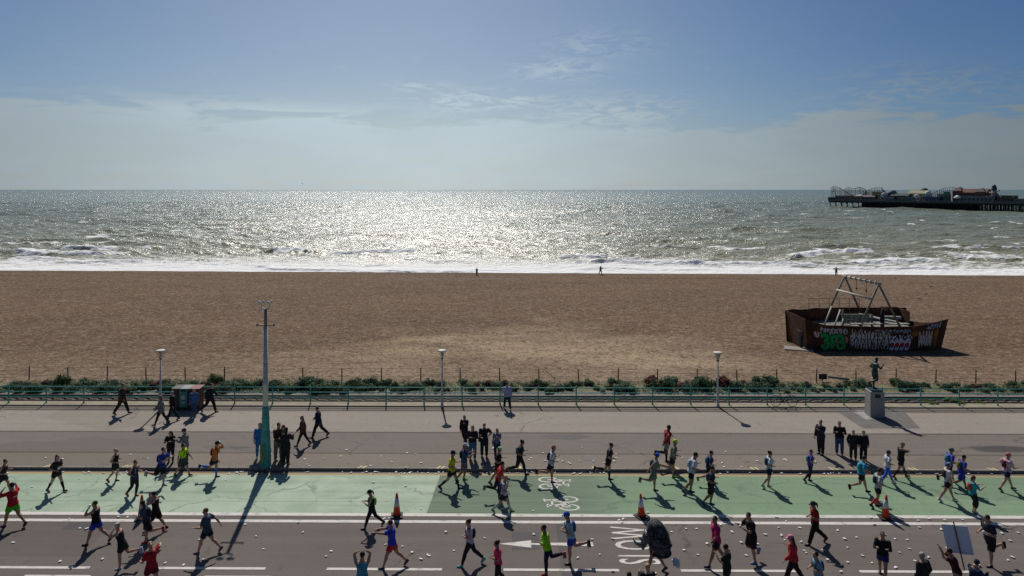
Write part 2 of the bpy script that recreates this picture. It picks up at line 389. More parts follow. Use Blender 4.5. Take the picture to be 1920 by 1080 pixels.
# ---- promenade: bands of asphalt at slightly different ages, thin joints between them
def yb(py): return P(960, py, Z0).y
m_prom, *_ = asphalt('promenade asphalt', (0.228, 0.200, 0.166), (0.280, 0.248, 0.208), 0.5, bands=[
    (yb(771), yb(764), (0.66, 0.62, 0.60), 1.0), (yb(772.3), yb(771), (0.5, 0.5, 0.5), .8),
    (yb(851), yb(811), (0.62, 0.60, 0.62), 1.0), (yb(880), yb(851), (0.72, 0.70, 0.68), 1.0),
    (yb(812.6), yb(810.2), (0.45, 0.43, 0.42), .8), (yb(852), yb(849.6), (0.55, 0.53, 0.52), .8)])
sheet('promenade', -XW, XW, Y_KERB + 0.16, P(960, 763.5, Z0).y, Z0, m_prom, 0.4)
mk, t, b = base_mat('kerb stone', 0.85)
br = t.nodes.new('ShaderNodeTexBrick'); br.inputs['Scale'].default_value = 1.0; br.inputs['Brick Width'].default_value = 0.9; br.inputs['Row Height'].default_value = 9.0
br.inputs['Mortar Size'].default_value = 0.012; br.inputs['Color1'].default_value = (.25, .225, .195, 1); br.inputs['Color2'].default_value = (.19, .17, .15, 1); br.inputs['Mortar'].default_value = (.06, .055, .05, 1)
g = t.nodes.new('ShaderNodeNewGeometry'); t.links.new(g.outputs['Position'], br.inputs['Vector'])
t.links.new(mix_n(t, smooth_n(t, tex_noise(t, 6, 5, .7), .35, .75, 0, .6), br.outputs[0], (.11, .1, .09)), b.inputs['Base Color'])
sheet('kerb', -XW, XW, Y_KERB, Y_KERB + 0.16, Z0 + 0.002, mk, 0.4)
# yellow loading ticks painted on the kerb
my = paint('yellow kerb paint', (0.62, 0.55, 0.26), 0.6); mb = MB()
for k in range(-3, 16):
    x = P(78, 877, Z0).x + k * 3.93
    if k == 3: continue
    for dx in (0, 0.22):
        x1 = x + dx
        mb.add([(x1, Y_KERB + .01, Z0 + .006), (x1 + .10, Y_KERB + .01, Z0 + .006), (x1 + .10 + (.16 if x < -3 else -.12 if x > 3 else .0), Y_KERB + .3, Z0 + .006), (x1 + (.16 if x < -3 else -.12 if x > 3 else .0), Y_KERB + .3, Z0 + .006)], [(0, 1, 2, 3)])
struct(mb.build('kerb_ticks', my))
mb = MB(); c = P(1105, 861, Z0); strip(mb, c.x - .24, c.x + .24, c.y - .2, c.y + .2, Z0 + .005)
tag(mb.build('manhole_cover', M('cast iron', (0.075, 0.07, 0.066), .6)), 'small dark rectangular utility cover set in the promenade near the kerb', 'manhole cover')
# damp stains
ms, t, b = base_mat('damp stain', 0.5)
n = tex_noise(t, 1.0, 6, 0.75, sc3=(.6, 2.2, 1)); b.inputs['Base Color'].default_value = (.06, .056, .053, 1)
g = t.nodes.new('ShaderNodeTexCoord'); sp = t.nodes.new('ShaderNodeVectorMath'); sp.operation = 'LENGTH'; t.links.new(g.outputs['Object'], sp.inputs[0])
t.links.new(math_n(t, 'MULTIPLY', smooth_n(t, math_n(t, 'ADD', sp.outputs['Value'], math_n(t, 'MULTIPLY', n, -1.0)), 0.45, 0.05), 0.45), b.inputs['Alpha'])
for (px, py, sx, sy) in ((1060, 819, 1.6, .5), (1880, 842, 2.2, .6), (428, 838, 1.8, .35), (470, 842, 1.2, .3)):
    mb = MB(); mb.add([(-1, -1, 0), (1, -1, 0), (1, 1, 0), (-1, 1, 0)], [(0, 1, 2, 3)])
    o = struct(mb.build('damp_patch', ms)); q = P(px, py, Z0); o.location = (q.x, q.y, Z0 + .007); o.scale = (sx, sy, 1)

# ---- concrete edge under the railing, verge and railway bed
YE0 = P(960, 763.5, Z0).y; YE1 = P(960, 755.5, Z0).y
mconc, t, b = base_mat('edge concrete', .9)
t.links.new(mix_n(t, smooth_n(t, tex_noise(t, 3, 6, .7, sc3=(.5, 1, 1)), .35, .7), (.22, .19, .135), (.33, .29, .205)), b.inputs['Base Color'])
sheet('edge_slab', -XW, XW, YE0, YE1, Z0 + .05, mconc, .4)
mver, t, b = base_mat('verge earth', .95)
nv = tex_noise(t, 2.2, 6, .75); nf = tex_noise(t, 14, 4, .75)
cv = mix_n(t, smooth_n(t, nv, .4, .62), (.17, .145, .09), (.10, .125, .045)); cv = mix_n(t, smooth_n(t, nf, .5, .8, 0, .7), cv, (.30, .26, .18))
t.links.new(cv, b.inputs['Base Color'])
sheet('verge', -XW, XW, YE1, 47.6, .02, mver)
mbed, t, b = base_mat('trackbed stone', .95)
cv = mix_n(t, smooth_n(t, tex_noise(t, 9, 5, .8), .3, .72), (.10, .088, .075), (.27, .25, .225)); t.links.new(cv, b.inputs['Base Color'])
sheet('trackbed', -XW, XW, P(960, 752).y, P(960, 735).y, .045, mbed)

# ---- beach
SL = 0.033; SH = 146.0; SEA_Z = -4.5
rng = np.random.RandomState(7)
_lat = rng.rand(8, 256, 256)
def vnoise(x, y, k=0):
    L = _lat[k % 8]; xi = np.floor(x).astype(int); yi = np.floor(y).astype(int); fx = x - xi; fy = y - yi
    fx = fx * fx * (3 - 2 * fx); fy = fy * fy * (3 - 2 * fy); x0 = xi % 256; y0 = yi % 256; x1 = (xi + 1) % 256; y1 = (yi + 1) % 256
    return (L[x0, y0] * (1 - fx) + L[x1, y0] * fx) * (1 - fy) + (L[x0, y1] * (1 - fx) + L[x1, y1] * fx) * fy
def fbm(x, y, o=4, k=0, g=.5):
    s = 0; a = 1; tot = 0
    for i in range(o): s = s + a * vnoise(x * 2 ** i + 17.3 * i, y * 2 ** i + 5.1 * i, k + i); tot += a; a *= g
    return s / tot
def beach_z(x, y):
    yp = y + SL * x
    z = np.interp(yp, [40, 47.3, 50, 60, 90, 118, 134, 146, 160, 175], [.01, .0, -.15, -.6, -1.35, -2.2, -3.0, -4.5, -6.2, -8])
    z = z + (fbm(x * .09, y * .22, 4, 1) - .5) * np.interp(yp, [47, 55, 120, 150], [.02, .22, .28, .12])
    return z + (fbm(x * .02, yp * .35, 3, 3) - .5) * np.interp(yp, [112, 125, 140, 146], [0, .35, .25, .06])
def bz(x, y): return float(beach_z(np.array([x]), np.array([y]))[0])
def grid_mesh(name, X, Y, Z, mat, attrs=None):
    ny, nx = X.shape; v = np.stack([X, Y, Z], -1).reshape(-1, 3); idx = np.arange(nx * ny).reshape(ny, nx)
    q = np.stack([idx[:-1, :-1], idx[:-1, 1:], idx[1:, 1:], idx[1:, :-1]], -1).reshape(-1, 4)
    me = bpy.data.meshes.new(name); me.vertices.add(len(v)); me.vertices.foreach_set('co', v.astype(np.float32).ravel())
    me.loops.add(q.size); me.loops.foreach_set('vertex_index', q.ravel().astype(np.int32))
    me.polygons.add(len(q)); me.polygons.foreach_set('loop_start', (np.arange(len(q)) * 4).astype(np.int32))
    me.polygons.foreach_set('use_smooth', np.ones(len(q), dtype=bool)); me.update(calc_edges=True); me.validate()
    for k, a in (attrs or {}).items():
        at = me.attributes.new(k, 'FLOAT', 'POINT'); at.data.foreach_set('value', a.astype(np.float32).ravel())
    me.materials.append(mat); o = bpy.data.objects.new(name, me); col.objects.link(o); return o
ys = np.concatenate([np.arange(47.3, 75, .45), np.arange(75, 175, .8)]); xs = np.arange(-165, 166, 1.0)
X, Y = np.meshgrid(xs, ys)
mbc, t, b = base_mat('beach shingle', .95, 0, .05)
g = t.nodes.new('ShaderNodeNewGeometry'); sp = t.nodes.new('ShaderNodeSeparateXYZ'); t.links.new(g.outputs['Position'], sp.inputs[0])
yp = math_n(t, 'ADD', sp.outputs[1], math_n(t, 'MULTIPLY', sp.outputs[0], SL))
stone = t.nodes.new('ShaderNodeTexVoronoi'); stone.inputs['Scale'].default_value = 5.0; t.links.new(g.outputs['Position'], stone.inputs['Vector'])
sfar = t.nodes.new('ShaderNodeTexVoronoi'); sfar.inputs['Scale'].default_value = 1.9; t.links.new(g.outputs['Position'], sfar.inputs['Vector'])
s1 = t.nodes.new('ShaderNodeSeparateColor'); t.links.new(stone.outputs['Color'], s1.inputs[0]); s2 = t.nodes.new('ShaderNodeSeparateColor'); t.links.new(sfar.outputs['Color'], s2.inputs[0])
nA = tex_noise(t, .035, 6, .62, sc3=(1, 2.2, 1)); nB = tex_noise(t, .35, 6, .7, sc3=(.6, 1.6, 1)); nC = tex_noise(t, 4.5, 4, .8)
c = mix_n(t, smooth_n(t, nA, .35, .65), (.132, .083, .051), (.168, .108, .067))
c = mix_n(t, smooth_n(t, nB, .35, .7, 0, .4), c, (.19, .126, .08))
nT = tex_noise(t, .3, 5, .65, sc3=(.06, 1.1, 1)); c = mix_n(t, math_n(t, 'MULTIPLY', smooth_n(t, nT, .52, .64), smooth_n(t, yp, 95, 130, .15, .6)), c, (.095, .060, .038))
c = mix_n(t, math_n(t, 'MULTIPLY', smooth_n(t, nT, .42, .30), smooth_n(t, yp, 80, 130, .1, .4)), c, (.215, .15, .10))
# sunlit patch painted into the shingle colour, low on the beach, with ragged arms
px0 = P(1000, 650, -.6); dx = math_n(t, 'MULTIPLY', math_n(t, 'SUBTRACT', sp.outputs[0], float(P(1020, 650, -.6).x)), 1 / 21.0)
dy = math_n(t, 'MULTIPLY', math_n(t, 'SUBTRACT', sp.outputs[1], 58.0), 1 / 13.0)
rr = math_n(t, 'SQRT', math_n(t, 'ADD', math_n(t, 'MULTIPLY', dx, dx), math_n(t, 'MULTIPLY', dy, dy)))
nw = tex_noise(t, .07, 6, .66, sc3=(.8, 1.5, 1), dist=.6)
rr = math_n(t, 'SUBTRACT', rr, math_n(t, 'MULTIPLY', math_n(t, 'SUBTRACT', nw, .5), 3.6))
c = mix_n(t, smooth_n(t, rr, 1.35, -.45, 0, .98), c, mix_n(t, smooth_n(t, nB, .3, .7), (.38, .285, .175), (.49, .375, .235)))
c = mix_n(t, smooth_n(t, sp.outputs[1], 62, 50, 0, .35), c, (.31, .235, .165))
c = mix_n(t, smooth_n(t, s1.outputs[0], .55, .95, 0, .5), c, mix_n(t, .5, c, (.55, .46, .36)))
c = mix_n(t, smooth_n(t, s1.outputs[1], .62, .95, 0, .62), c, (.055, .038, .027))
c = mix_n(t, smooth_n(t, s2.outputs[0], .78, .97, 0, .22), c, (.42, .33, .24))
c = mix_n(t, smooth_n(t, s2.outputs[1], .80, .97, 0, .28), c, (.065, .045, .032))
c = mix_n(t, smooth_n(t, nC, .58, .8, 0, .30), c, (.07, .045, .031))
wetl = math_n(t, 'ADD', yp, math_n(t, 'MULTIPLY', math_n(t, 'SUBTRACT', tex_noise(t, .05, 4, .6), .5), 6))
wet = smooth_n(t, wetl, SH - 4.5, SH - 2.0)
c = mix_n(t, wet, c, (.075, .055, .042))
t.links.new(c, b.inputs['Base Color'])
t.links.new(smooth_n(t, wet, 0, 1, .92, .32), b.inputs['Roughness'])
bn = t.nodes.new('ShaderNodeBump'); bn.inputs['Strength'].default_value = .9; bn.inputs['Distance'].default_value = .12
t.links.new(math_n(t, 'ADD', math_n(t, 'MULTIPLY', nC, 1.0), math_n(t, 'MULTIPLY', s1.outputs[2], .5)), bn.inputs['Height']); t.links.new(bn.outputs[0], b.inputs['Normal'])
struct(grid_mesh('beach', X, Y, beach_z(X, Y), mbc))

# ---- sea: one sheet to the horizon, finer near the shore
rows = [133.0]
while rows[-1] < 26000:
    y = rows[-1]; rows.append(y + (.30 if y < 190 else .30 + (y - 190) * .0055 if y < 900 else y * .012))
rows = np.array(rows); U = np.linspace(-1, 1, 900)
Y, Ug = np.meshgrid(rows, U, indexing='ij'); X = Ug * (Y * .80 + 45)
dX = (Y * .80 + 45) * 2 / 900; dY = np.gradient(rows)[:, None] + 0 * X; sp_ = np.maximum(dX, dY)
yp = Y + SL * X; s = yp - SH + (fbm(X * .045, Y * 0 + 3.3, 3, 2) - .5) * 3.0
Z = np.zeros_like(X); rs = np.random.RandomState(3)
for k in range(22):
    lam = 2.2 * 1.16 ** k; th = -math.pi / 2 + rs.uniform(-.75, .75); ph = rs.uniform(0, 6.28)
    amp = .0150 * lam ** .92
    fade = np.clip((lam / sp_ - 2.2) / 2.0, 0, 1)
    arg = (X * math.cos(th) + Y * math.sin(th)) * 2 * math.pi / lam + ph + 3 * (fbm(X / lam / 5, Y / lam / 5, 2, k) - .5)
    Z += fade * amp * (1 - 1.6 * np.abs(np.sin(arg / 2)) ** .9 + .25)
Z *= np.interp(s, [0, 8, 40], [.12, .35, 1.0])
foam = np.zeros_like(X)
for (c0, A, wd, k) in ((7, .42, 1.6, 0), (13, .6, 2.0, 1), (21, .8, 2.2, 2), (30, .95, 2.6, 3), (41, .9, 2.8, 4), (55, .7, 3.0, 5), (74, .5, 3.4, 6), (98, .45, 3.6, 7)):
    cen = c0 + (fbm(X * .022 + 9 * k, X * 0 + k, 4, k) - .5) * 26
    am = np.clip((fbm(X * .05 + 31 * k, X * 0 + 7.7 + k, 3, k + 1) - .44) * 5, 0, 1) * A
    d = s - cen + (fbm(X * .3, Y * .3, 3, 5) - .5) * 2.2
    prof = np.where(d < 0, np.exp(-(d / (wd * .5)) ** 2), np.exp(-(d / (wd * 1.5)) ** 2)); Z += am * prof * (.75 + .5 * vnoise(X * .9, Y * .9, 6))
    tail = np.where(d < 0, np.exp(-(d / (wd * 1.2)) ** 2), np.exp(-(d / (wd * (2.6 if k < 5 else .7))) ** 2))
    foam = np.maximum(foam, (am / A) * tail * (.95 if k < 3 else .85 if k < 5 else .55) * (.55 + .8 * fbm(X * .12, Y * .2, 3, 2)))
foam = np.maximum(foam, np.interp(s, [-3, 4.0, 7, 13, 20, 32, 60], [1.25, 1.2, .74, .62, .56, .46, .1]))
wc = np.clip((fbm(X * .10, Y * .28, 3, 4) - .70) * 7, 0, 1) * np.clip((Z - .08) * 3, 0, 1)
foam = np.maximum(foam, wc * np.interp(s, [20, 60, 500, 900], [.5, .8, .8, .2]))
Z = Z + SEA_Z + np.interp(s, [-12, -3, 3, 12], [-.1, .03, .06, 0])
msea, t, b = base_mat('sea water', .2, 0, .8); b.inputs['IOR'].default_value = 1.333
g = t.nodes.new('ShaderNodeNewGeometry'); sp = t.nodes.new('ShaderNodeSeparateXYZ'); t.links.new(g.outputs['Position'], sp.inputs[0])
near = math_n(t, 'POWER', math_n(t, 'DIVIDE', 160.0, sp.outputs[1], clamp=True), .8)
nM = tex_noise(t, .012, 5, .6, sc3=(1, 3, 1))
cw = mix_n(t, near, (.075, .125, .092), (.285, .272, .165))
cw = mix_n(t, smooth_n(t, nM, .42, .7, 0, .55), cw, (.21, .215, .135))
at = t.nodes.new('ShaderNodeAttribute'); at.attribute_name = 'foam'
nf1 = tex_noise(t, .55, 7, .72, sc3=(.55, 1, 1), dist=.8); nf2 = tex_noise(t, 2.4, 5, .75, sc3=(.6, 1, 1))
ff = math_n(t, 'ADD', math_n(t, 'MULTIPLY', nf1, .75), math_n(t, 'MULTIPLY', nf2, .25))
fo = smooth_n(t, math_n(t, 'ADD', at.outputs['Fac'], math_n(t, 'SUBTRACT', math_n(t, 'MULTIPLY', ff, 1.5), 1.22)), .0, .22)
t.links.new(mix_n(t, fo, cw, (.80, .80, .78)), b.inputs['Base Color'])
t.links.new(smooth_n(t, fo, 0, 1, .27, .8), b.inputs['Roughness'])
b1 = t.nodes.new('ShaderNodeBump'); b1.inputs['Strength'].default_value = 1.0
hA = tex_noise(t, .85, 3, .6, sc3=(.5, 1.0, 1), dist=.5); hB = tex_noise(t, .19, 3, .6, sc3=(.6, 1.1, 1), dist=.4); hC = tex_noise(t, 3.0, 3, .6, sc3=(.7, 1, 1))
far = smooth_n(t, sp.outputs[1], 170, 900, .35, 1.0)
hh = math_n(t, 'ADD', math_n(t, 'ADD', math_n(t, 'MULTIPLY', hA, .60), math_n(t, 'MULTIPLY', hC, .12)), math_n(t, 'MULTIPLY', math_n(t, 'MULTIPLY', hB, far), 2.9))
b1.inputs['Distance'].default_value = 1.0; t.links.new(hh, b1.inputs['Height']); t.links.new(b1.outputs[0], b.inputs['Normal'])
sea = struct(grid_mesh('sea', X, Y, Z, msea, {'foam': foam}))
# ================================================================ RAILING, FENCE, TRACK, LAMPS, STREET THINGS
TEAL = (0.075, 0.34, 0.275)
m_teal = M('teal railing paint', TEAL, .5, var=.35, scale=3)
r0 = empty('railing', P(10, 758, Z0 + .05))
tag(r0, 'long teal seafront railing with three horizontal rails along the promenade edge', 'railing')
yR = P(960, 758, Z0 + .05).y; xr0 = P(10, 758, Z0 + .05).x; STEP = 2.447
def rel(o, x, y, z): o.location = (x - r0.location.x, y - r0.location.y, z - r0.location.z)
pm = MB(); pm.tube([(0, 0, 0), (0, 0, .05)], [.07, .06], 10); pm.tube([(0, 0, .05), (0, 0, 1.12)], .042, 10)
for z in (.42, .74, 1.06): pm.ball((0, 0, z), .062, 8, 5)
pm.tube([(0, 0, 1.12), (0, 0, 1.16)], [.05, .02], 10)
pme = pm.mesh('post', m_teal, True)
for k in range(-7, 36):
    o = bpy.data.objects.new('post', pme); col.objects.link(o); o.parent = r0; rel(o, xr0 + k * STEP, yR, Z0 + .05)
for z in (.42, .74, 1.06):
    mb = MB(); mb.tube([(xr0 - 7 * STEP, yR, Z0 + .05 + z), (xr0 + 35 * STEP, yR, Z0 + .05 + z)], .03, 8)
    o = mb.build('rail', m_teal, r0, True); o.location = (-r0.location.x, -r0.location.y, -r0.location.z)

# narrow gauge railway behind the railing
tr = empty('railway_track', (0, P(960, 747).y, .045)); tag(tr, 'narrow railway track with dark raised rails running behind the teal railing', 'railway track')
m_rust = M('rusty rail steel', (.050, .036, .028), .7, var=.4, scale=2)
yT = tr.location.y
for py in (752.0, 742.0):
    y = P(960, py, .2).y - yT; mb = MB()
    mb.box((0, y, .055), (2 * XW, .11, .11)); mb.box((0, y, .135), (2 * XW, .055, .05))
    mb.build('rail', m_rust, tr)
y = (P(960, 752, .2).y + P(960, 742, .2).y) / 2 - yT + .12
mb = MB(); mb.box((0, y, .07), (2 * XW, .05, .06)); mb.build('conductor_rail', m_rust, tr)
mb = MB()
for k in range(240): mb.box((-95 + k * .8, y, .012 + .001 * (k % 3)), (.22, 1.5, .05))
o = mb.build('sleepers', M('sleeper timber', (.10, .085, .07), .9, var=.4, scale=3), tr); o['kind'] = 'stuff'

# wire fence between the plants and the beach
yF = 48.35
wf = empty('wire_fence', (P(54, 712).x, yF, 0)); tag(wf, 'low fence of brown posts and thin wire at the foot of the shingle beach', 'fence')
m_brown = M('weathered post wood', (.085, .055, .038), .9, var=.35, scale=4)
postm = MB(); postm.tube([(0, 0, -.4), (0, 0, 1.0)], [.045, .04], 7); pme2 = postm.mesh('post', m_brown, True)
xF0 = wf.location.x
for k in range(-8, 34):
    x = xF0 + k * 2.885; z = bz(x, yF)
    o = bpy.data.objects.new('post', pme2); col.objects.link(o); o.parent = wf; o.location = (x - xF0, 0, z + random.Random(k).uniform(-.08, .05))
    o.rotation_euler = (random.Random(k + 9).uniform(-.03, .03), random.Random(k).uniform(-.04, .04), 0)
mb = MB(); mb.bar((P(1021, 700).x - xF0, 0, .75), (P(1021, 700).x - xF0 + .7, .1, .1), .04); mb.build('brace', m_brown, wf)
for z in (.35, .65, .92):
    mb = MB(); pts = [(-8 * 2.885 + i * 2.885, 0, bz(xF0 + (-8 + i) * 2.885, yF) + z) for i in range(42)]
    mb.tube(pts, .006, 4); mb.build('wire', M('fence wire', (.12, .10, .09), .6), wf)

# ---- slender promenade lamps
m_cream = M('cream lamp paint', (.54, .51, .44), .55, var=.15, scale=2)
m_dkmet = M('dark lamp metal', (.07, .07, .065), .5)
m_lens = M('milky lamp bowl', (.55, .54, .50), .4)
def lamp(px, py, ptop, label):
    q = P(px, py, Z0); H = (CAM_H - Z0) * (py - ptop) / (py - HOR)
    t = empty('promenade_lamp', q); tag(t, label, 'street lamp', 'slender promenade lamps')
    mb = MB(); mb.tube([(0, 0, 0), (0, 0, .10), (0, 0, .12), (0, 0, .9), (0, 0, .95), (0, 0, H - .58)], [.13, .12, .085, .085, .06, .042], 12); mb.build('pole', m_cream, t, True)
    mb = MB(); mb.tube([(0, 0, H - .58), (0, 0, H - .5)], [.07, .09], 12)
    for a in (0, 90, 180, 270):
        c, s = math.cos(R(a + 20)), math.sin(R(a + 20)); mb.bar((.05 * c, .05 * s, H - .5), (.25 * c, .25 * s, H - .07), .022)
    mb.build('lamp_bracket', m_dkmet, t)
    mb = MB(); mb.tube([(0, 0, H - .42), (0, 0, H - .30), (0, 0, H - .10)], [.05, .10, .12], 14); mb.build('lamp_glass', m_lens, t, True)
    mb = MB(); mb.tube([(0, 0, H - .07), (0, 0, H - .05), (0, 0, H - .01), (0, 0, H)], [.27, .29, .27, .1], 24); mb.build('lamp_cap', m_cream, t, True)
lamp(301, 768, 656, 'slender cream lamp post beside the recycling bins on the left of the promenade')
lamp(829, 763, 656, 'slender cream lamp post nearest the middle of the promenade, its round shadow straight below')
lamp(1346, 763, 660, 'slender cream lamp post to the right, near the bicycle leaning on the railing')

# ---- tall old standard with a fluted teal base
q = P(498, 874, Z0)
t0 = empty('tall_lighting_pole', q); tag(t0, 'very tall pale pole with a thick fluted teal base standing at the kerb', 'pole')
m_tb = M('teal cast iron', (.045, .26, .245), .45, var=.35, scale=2.5); m_tb2 = M('green painted door', (.045, .19, .11), .5, var=.3)
mb = MB(); n = 24; prof = [(0, .34), (.06, .34), (.10, .30), (.75, .29), (.8, .31), (.86, .27), (1.1, .255), (1.7, .225), (1.75, .24), (1.8, .215), (2.35, .195), (2.4, .22), (2.46, .19), (2.85, .17), (2.9, .20), (2.98, .19), (3.02, .12)]
vs = []; fs = []
for z, r in prof:
    r *= .86
    for k in range(n):
        a = 2 * math.pi * k / n; rr_ = r * (1 + (.07 if k % 2 else -.03) * (.12 < z < 2.9)); vs.append((rr_ * math.cos(a), rr_ * math.sin(a), z))
for i in range(len(prof) - 1):
    for k in range(n): fs.append((i * n + k, i * n + (k + 1) % n, (i + 1) * n + (k + 1) % n, (i + 1) * n + k))
fs.append(tuple(range((len(prof) - 1) * n, len(prof) * n))); mb.add(vs, fs); mb.build('base', m_tb, t0)
mb = MB(); mb.box((-.06, -.245, .60), (.22, .05, 1.0)); o = mb.build('access_door', m_tb2, t0)
mb2 = MB(); mb2.box((-.06, -.262, .62), (.13, .05, .28)); mb2.build('plate', M('brass plate', (.20, .15, .05), .5), o)
mb = MB(); mb.tube([(0, 0, 3.02), (0, 0, 4.0), (0, 0, 4.05), (0, 0, 4.15), (0, 0, 4.2), (0, 0, 7.0)], [.135, .125, .15, .15, .12, .105], 14)
mb.build('pole', M('sage grey pole paint', (.50, .51, .45), .6, var=.2, scale=1.5), t0, True)
mb = MB(); mb.tube([(0, 0, 7.0), (0, 0, 7.85)], [.075, .07], 10); mb.build('top_pole', M('bare pole', (.16, .15, .13), .6), t0, True)
mb = MB(); mb.bar((-.42, 0, 7.05), (.42, 0, 7.05), .05); mb.bar((-.42, 0, 7.02), (-.42, 0, 7.14), .06); mb.bar((.42, 0, 7.02), (.42, 0, 7.14), .06); mb.build('cross_arm', M('bracket iron', (.13, .11, .08), .6), t0)
for sx in (-1, 1):
    mb = MB(); mb.bar((0, 0, 7.85), (sx * .2, 0, 7.92), .05); mb.bar((sx * .2, 0, 7.9), (sx * .2, 0, 8.15), .04); mb.bar((sx * .2 - .1, 0, 8.15), (sx * .2 + .1, 0, 8.18), .04)
    mb.ball((sx * .2 - .1, 0, 8.22), .065, 8, 6); mb.ball((sx * .2 + .1, 0, 8.24), .065, 8, 6); mb.ball((sx * .2, -.08, 8.2), .055, 8, 6)
    mb.build('insulator_bracket', M('white insulator', (.55, .54, .52), .4), t0, True)

# ---- recycling bins by the railing
q = P(348, 768, Z0)
kb = empty('recycling_bin', (q.x, q.y, Z0)); tag(kb, 'large three part recycling bin with a slanting roof against the teal railing', 'recycling bin')
m_dk = M('dark bin steel', (.028, .034, .030), .6, var=.3); m_tp = M('teal poster panel', (.075, .225, .20), .6, var=.2); m_rd = M('red bin panel', (.17, .045, .038), .6)
mb = MB(); mb.box((-.0, .30, .64), (1.60, .60, 1.28)); mb.build('body', m_dk, kb)
mb = MB(); mb.box((-.14, 0, .70), (.50, .03, 1.10)); o = mb.build('front_panel', m_tp, kb)
mb = MB(); mb.tube([(-.14, -.02, .76), (-.14, -.03, .76)], .15, 18); mb.box((-.14, -.025, .47), (.3, .02, .05)); mb.box((-.14, -.025, .38), (.24, .02, .04)); mb.build('emblem', M('pale print', (.42, .47, .45), .6), o)
mb = MB(); mb.box((-.14, -.005, 1.18), (.3, .05, .09)); mb.build('slot', M('black slot', (.01, .01, .01), .6), kb)
mb = MB(); mb.box((.83, .30, .64), (.05, .62, 1.24)); mb.build('side_panel', m_rd, kb)
for x0, x1, c in ((-.88, -.32, (.07, .07, .065)), (-.32, .26, (.20, .24, .22)), (.26, .92, (.20, .065, .055))):
    mb = MB(); mb.add([(x0 + .004, -.08, 1.29), (x1 - .004, -.08, 1.29), (x1 - .004, .66, 1.33), (x0 + .004, .66, 1.33), (x0 + .004, -.08, 1.34), (x1 - .004, -.08, 1.34), (x1 - .004, .66, 1.38), (x0 + .004, .66, 1.38)],
        [(0, 3, 2, 1), (4, 5, 6, 7), (0, 1, 5, 4), (1, 2, 6, 5), (2, 3, 7, 6), (3, 0, 4, 7)])
    mb.build('roof', M('bin roof %g' % c[0], c, .6), kb)

# ---- bicycle leaning on the railing
def bicycle(loc, label):
    t = empty('bicycle', loc); tag(t, label, 'bicycle')
    blk = M('bicycle black', (.02, .02, .022), .5); tyre = M('tyre rubber', (.03, .03, .03), .8)
    lean = R(-12)
    def L(x, y, z): return (x, y + z * math.sin(-lean) * 1.0, z * math.cos(lean))
    for sx in (-.52, .52):
        mb = MB(); pts = [L(sx + .33 * math.cos(a), 0, .34 + .33 * math.sin(a)) for a in [2 * math.pi * k / 20 for k in range(21)]]
        mb.tube(pts, .018, 6); w_ = mb.build('wheel', tyre, t, True)
        mb = MB()
        for k in range(8):
            a = math.pi * k / 8; mb.bar(L(sx + .31 * math.cos(a), 0, .34 + .31 * math.sin(a)), L(sx - .31 * math.cos(a), 0, .34 - .31 * math.sin(a)), .004)
        mb.tube([L(sx, -.04, .34), L(sx, .04, .34)], .025, 8); mb.build('spokes', M('spoke steel', (.3, .3, .3), .4), w_)
    mb = MB(); A = L(-.52, 0, .34); B = L(-.08, 0, .30); S = L(-.2, 0, .80); Hh = L(.36, 0, .80); F = L(.52, 0, .34)
    for a, b_ in ((A, B), (B, S), (S, Hh), (B, Hh), (A, S), (Hh, F)): mb.tube([a, b_], .018, 7)
    mb.tube([S, L(-.22, 0, .92)], .014, 6); mb.tube([Hh, L(.33, 0, .95)], .015, 6); mb.build('frame', blk, t, True)
    mb = MB(); mb.ball(L(-.22, 0, .95), (.13, .06, .03), 10, 6); mb.build('saddle', blk, t, True)
    mb = MB(); mb.tube([L(.30, -.25, .96), L(.36, -.1, .97), L(.36, .1, .97), L(.30, .25, .96)], .013, 7); mb.build('handlebar', blk, t, True)
    mb = MB(); mb.tube([L(-.08, -.02, .30), L(-.08, .02, .30)], .09, 14); mb.bar(L(-.08, -.06, .30), L(0, -.06, .15), .02); mb.bar(L(-.08, .06, .30), L(-.16, .06, .45), .02); mb.build('crank', blk, t)
q = P(1472, 763, Z0 + .05)
bicycle((q.x, YE0 + .15, Z0 + .05), 'dark bicycle leaning against the teal railing')

# ---- small board at the beach fence
q = PD(1543, 706, 48.6)
t = empty('notice_board', (q.x, q.y, bz(q.x, q.y))); tag(t, 'small black notice board on a post at the beach fence', 'sign')
zz_ = q.z - t.location.z
mb = MB(); mb.box((0, 0, zz_), (.58, .05, .40)); o = mb.build('board', M('black board', (.016, .018, .018), .6, var=.5), t)
mb = MB()
rr_ = random.Random(5)
for i in range(5): mb.box((rr_.uniform(-.08, .08), -.03, zz_ + .13 - i * .06), (rr_.uniform(.2, .4), .012, .018))
mb.build('lettering', M('faded print', (.09, .09, .085), .7), o)
mb = MB(); mb.box((0, .05, zz_ / 2 - .1), (.06, .06, zz_ + .2)); mb.build('post', m_brown, t)
# low weathered timber by the board
a = PD(1552, 714, 47.9); b_ = PD(1592, 719, 47.9)
mb = MB(); mb.bar((a.x, a.y, .42), (b_.x, b_.y, .25), .10, .16)
tag(mb.build('timber_beam', M('driftwood', (.26, .23, .19), .9)), 'pale driftwood beam lying among the plants below the notice board', 'beam')

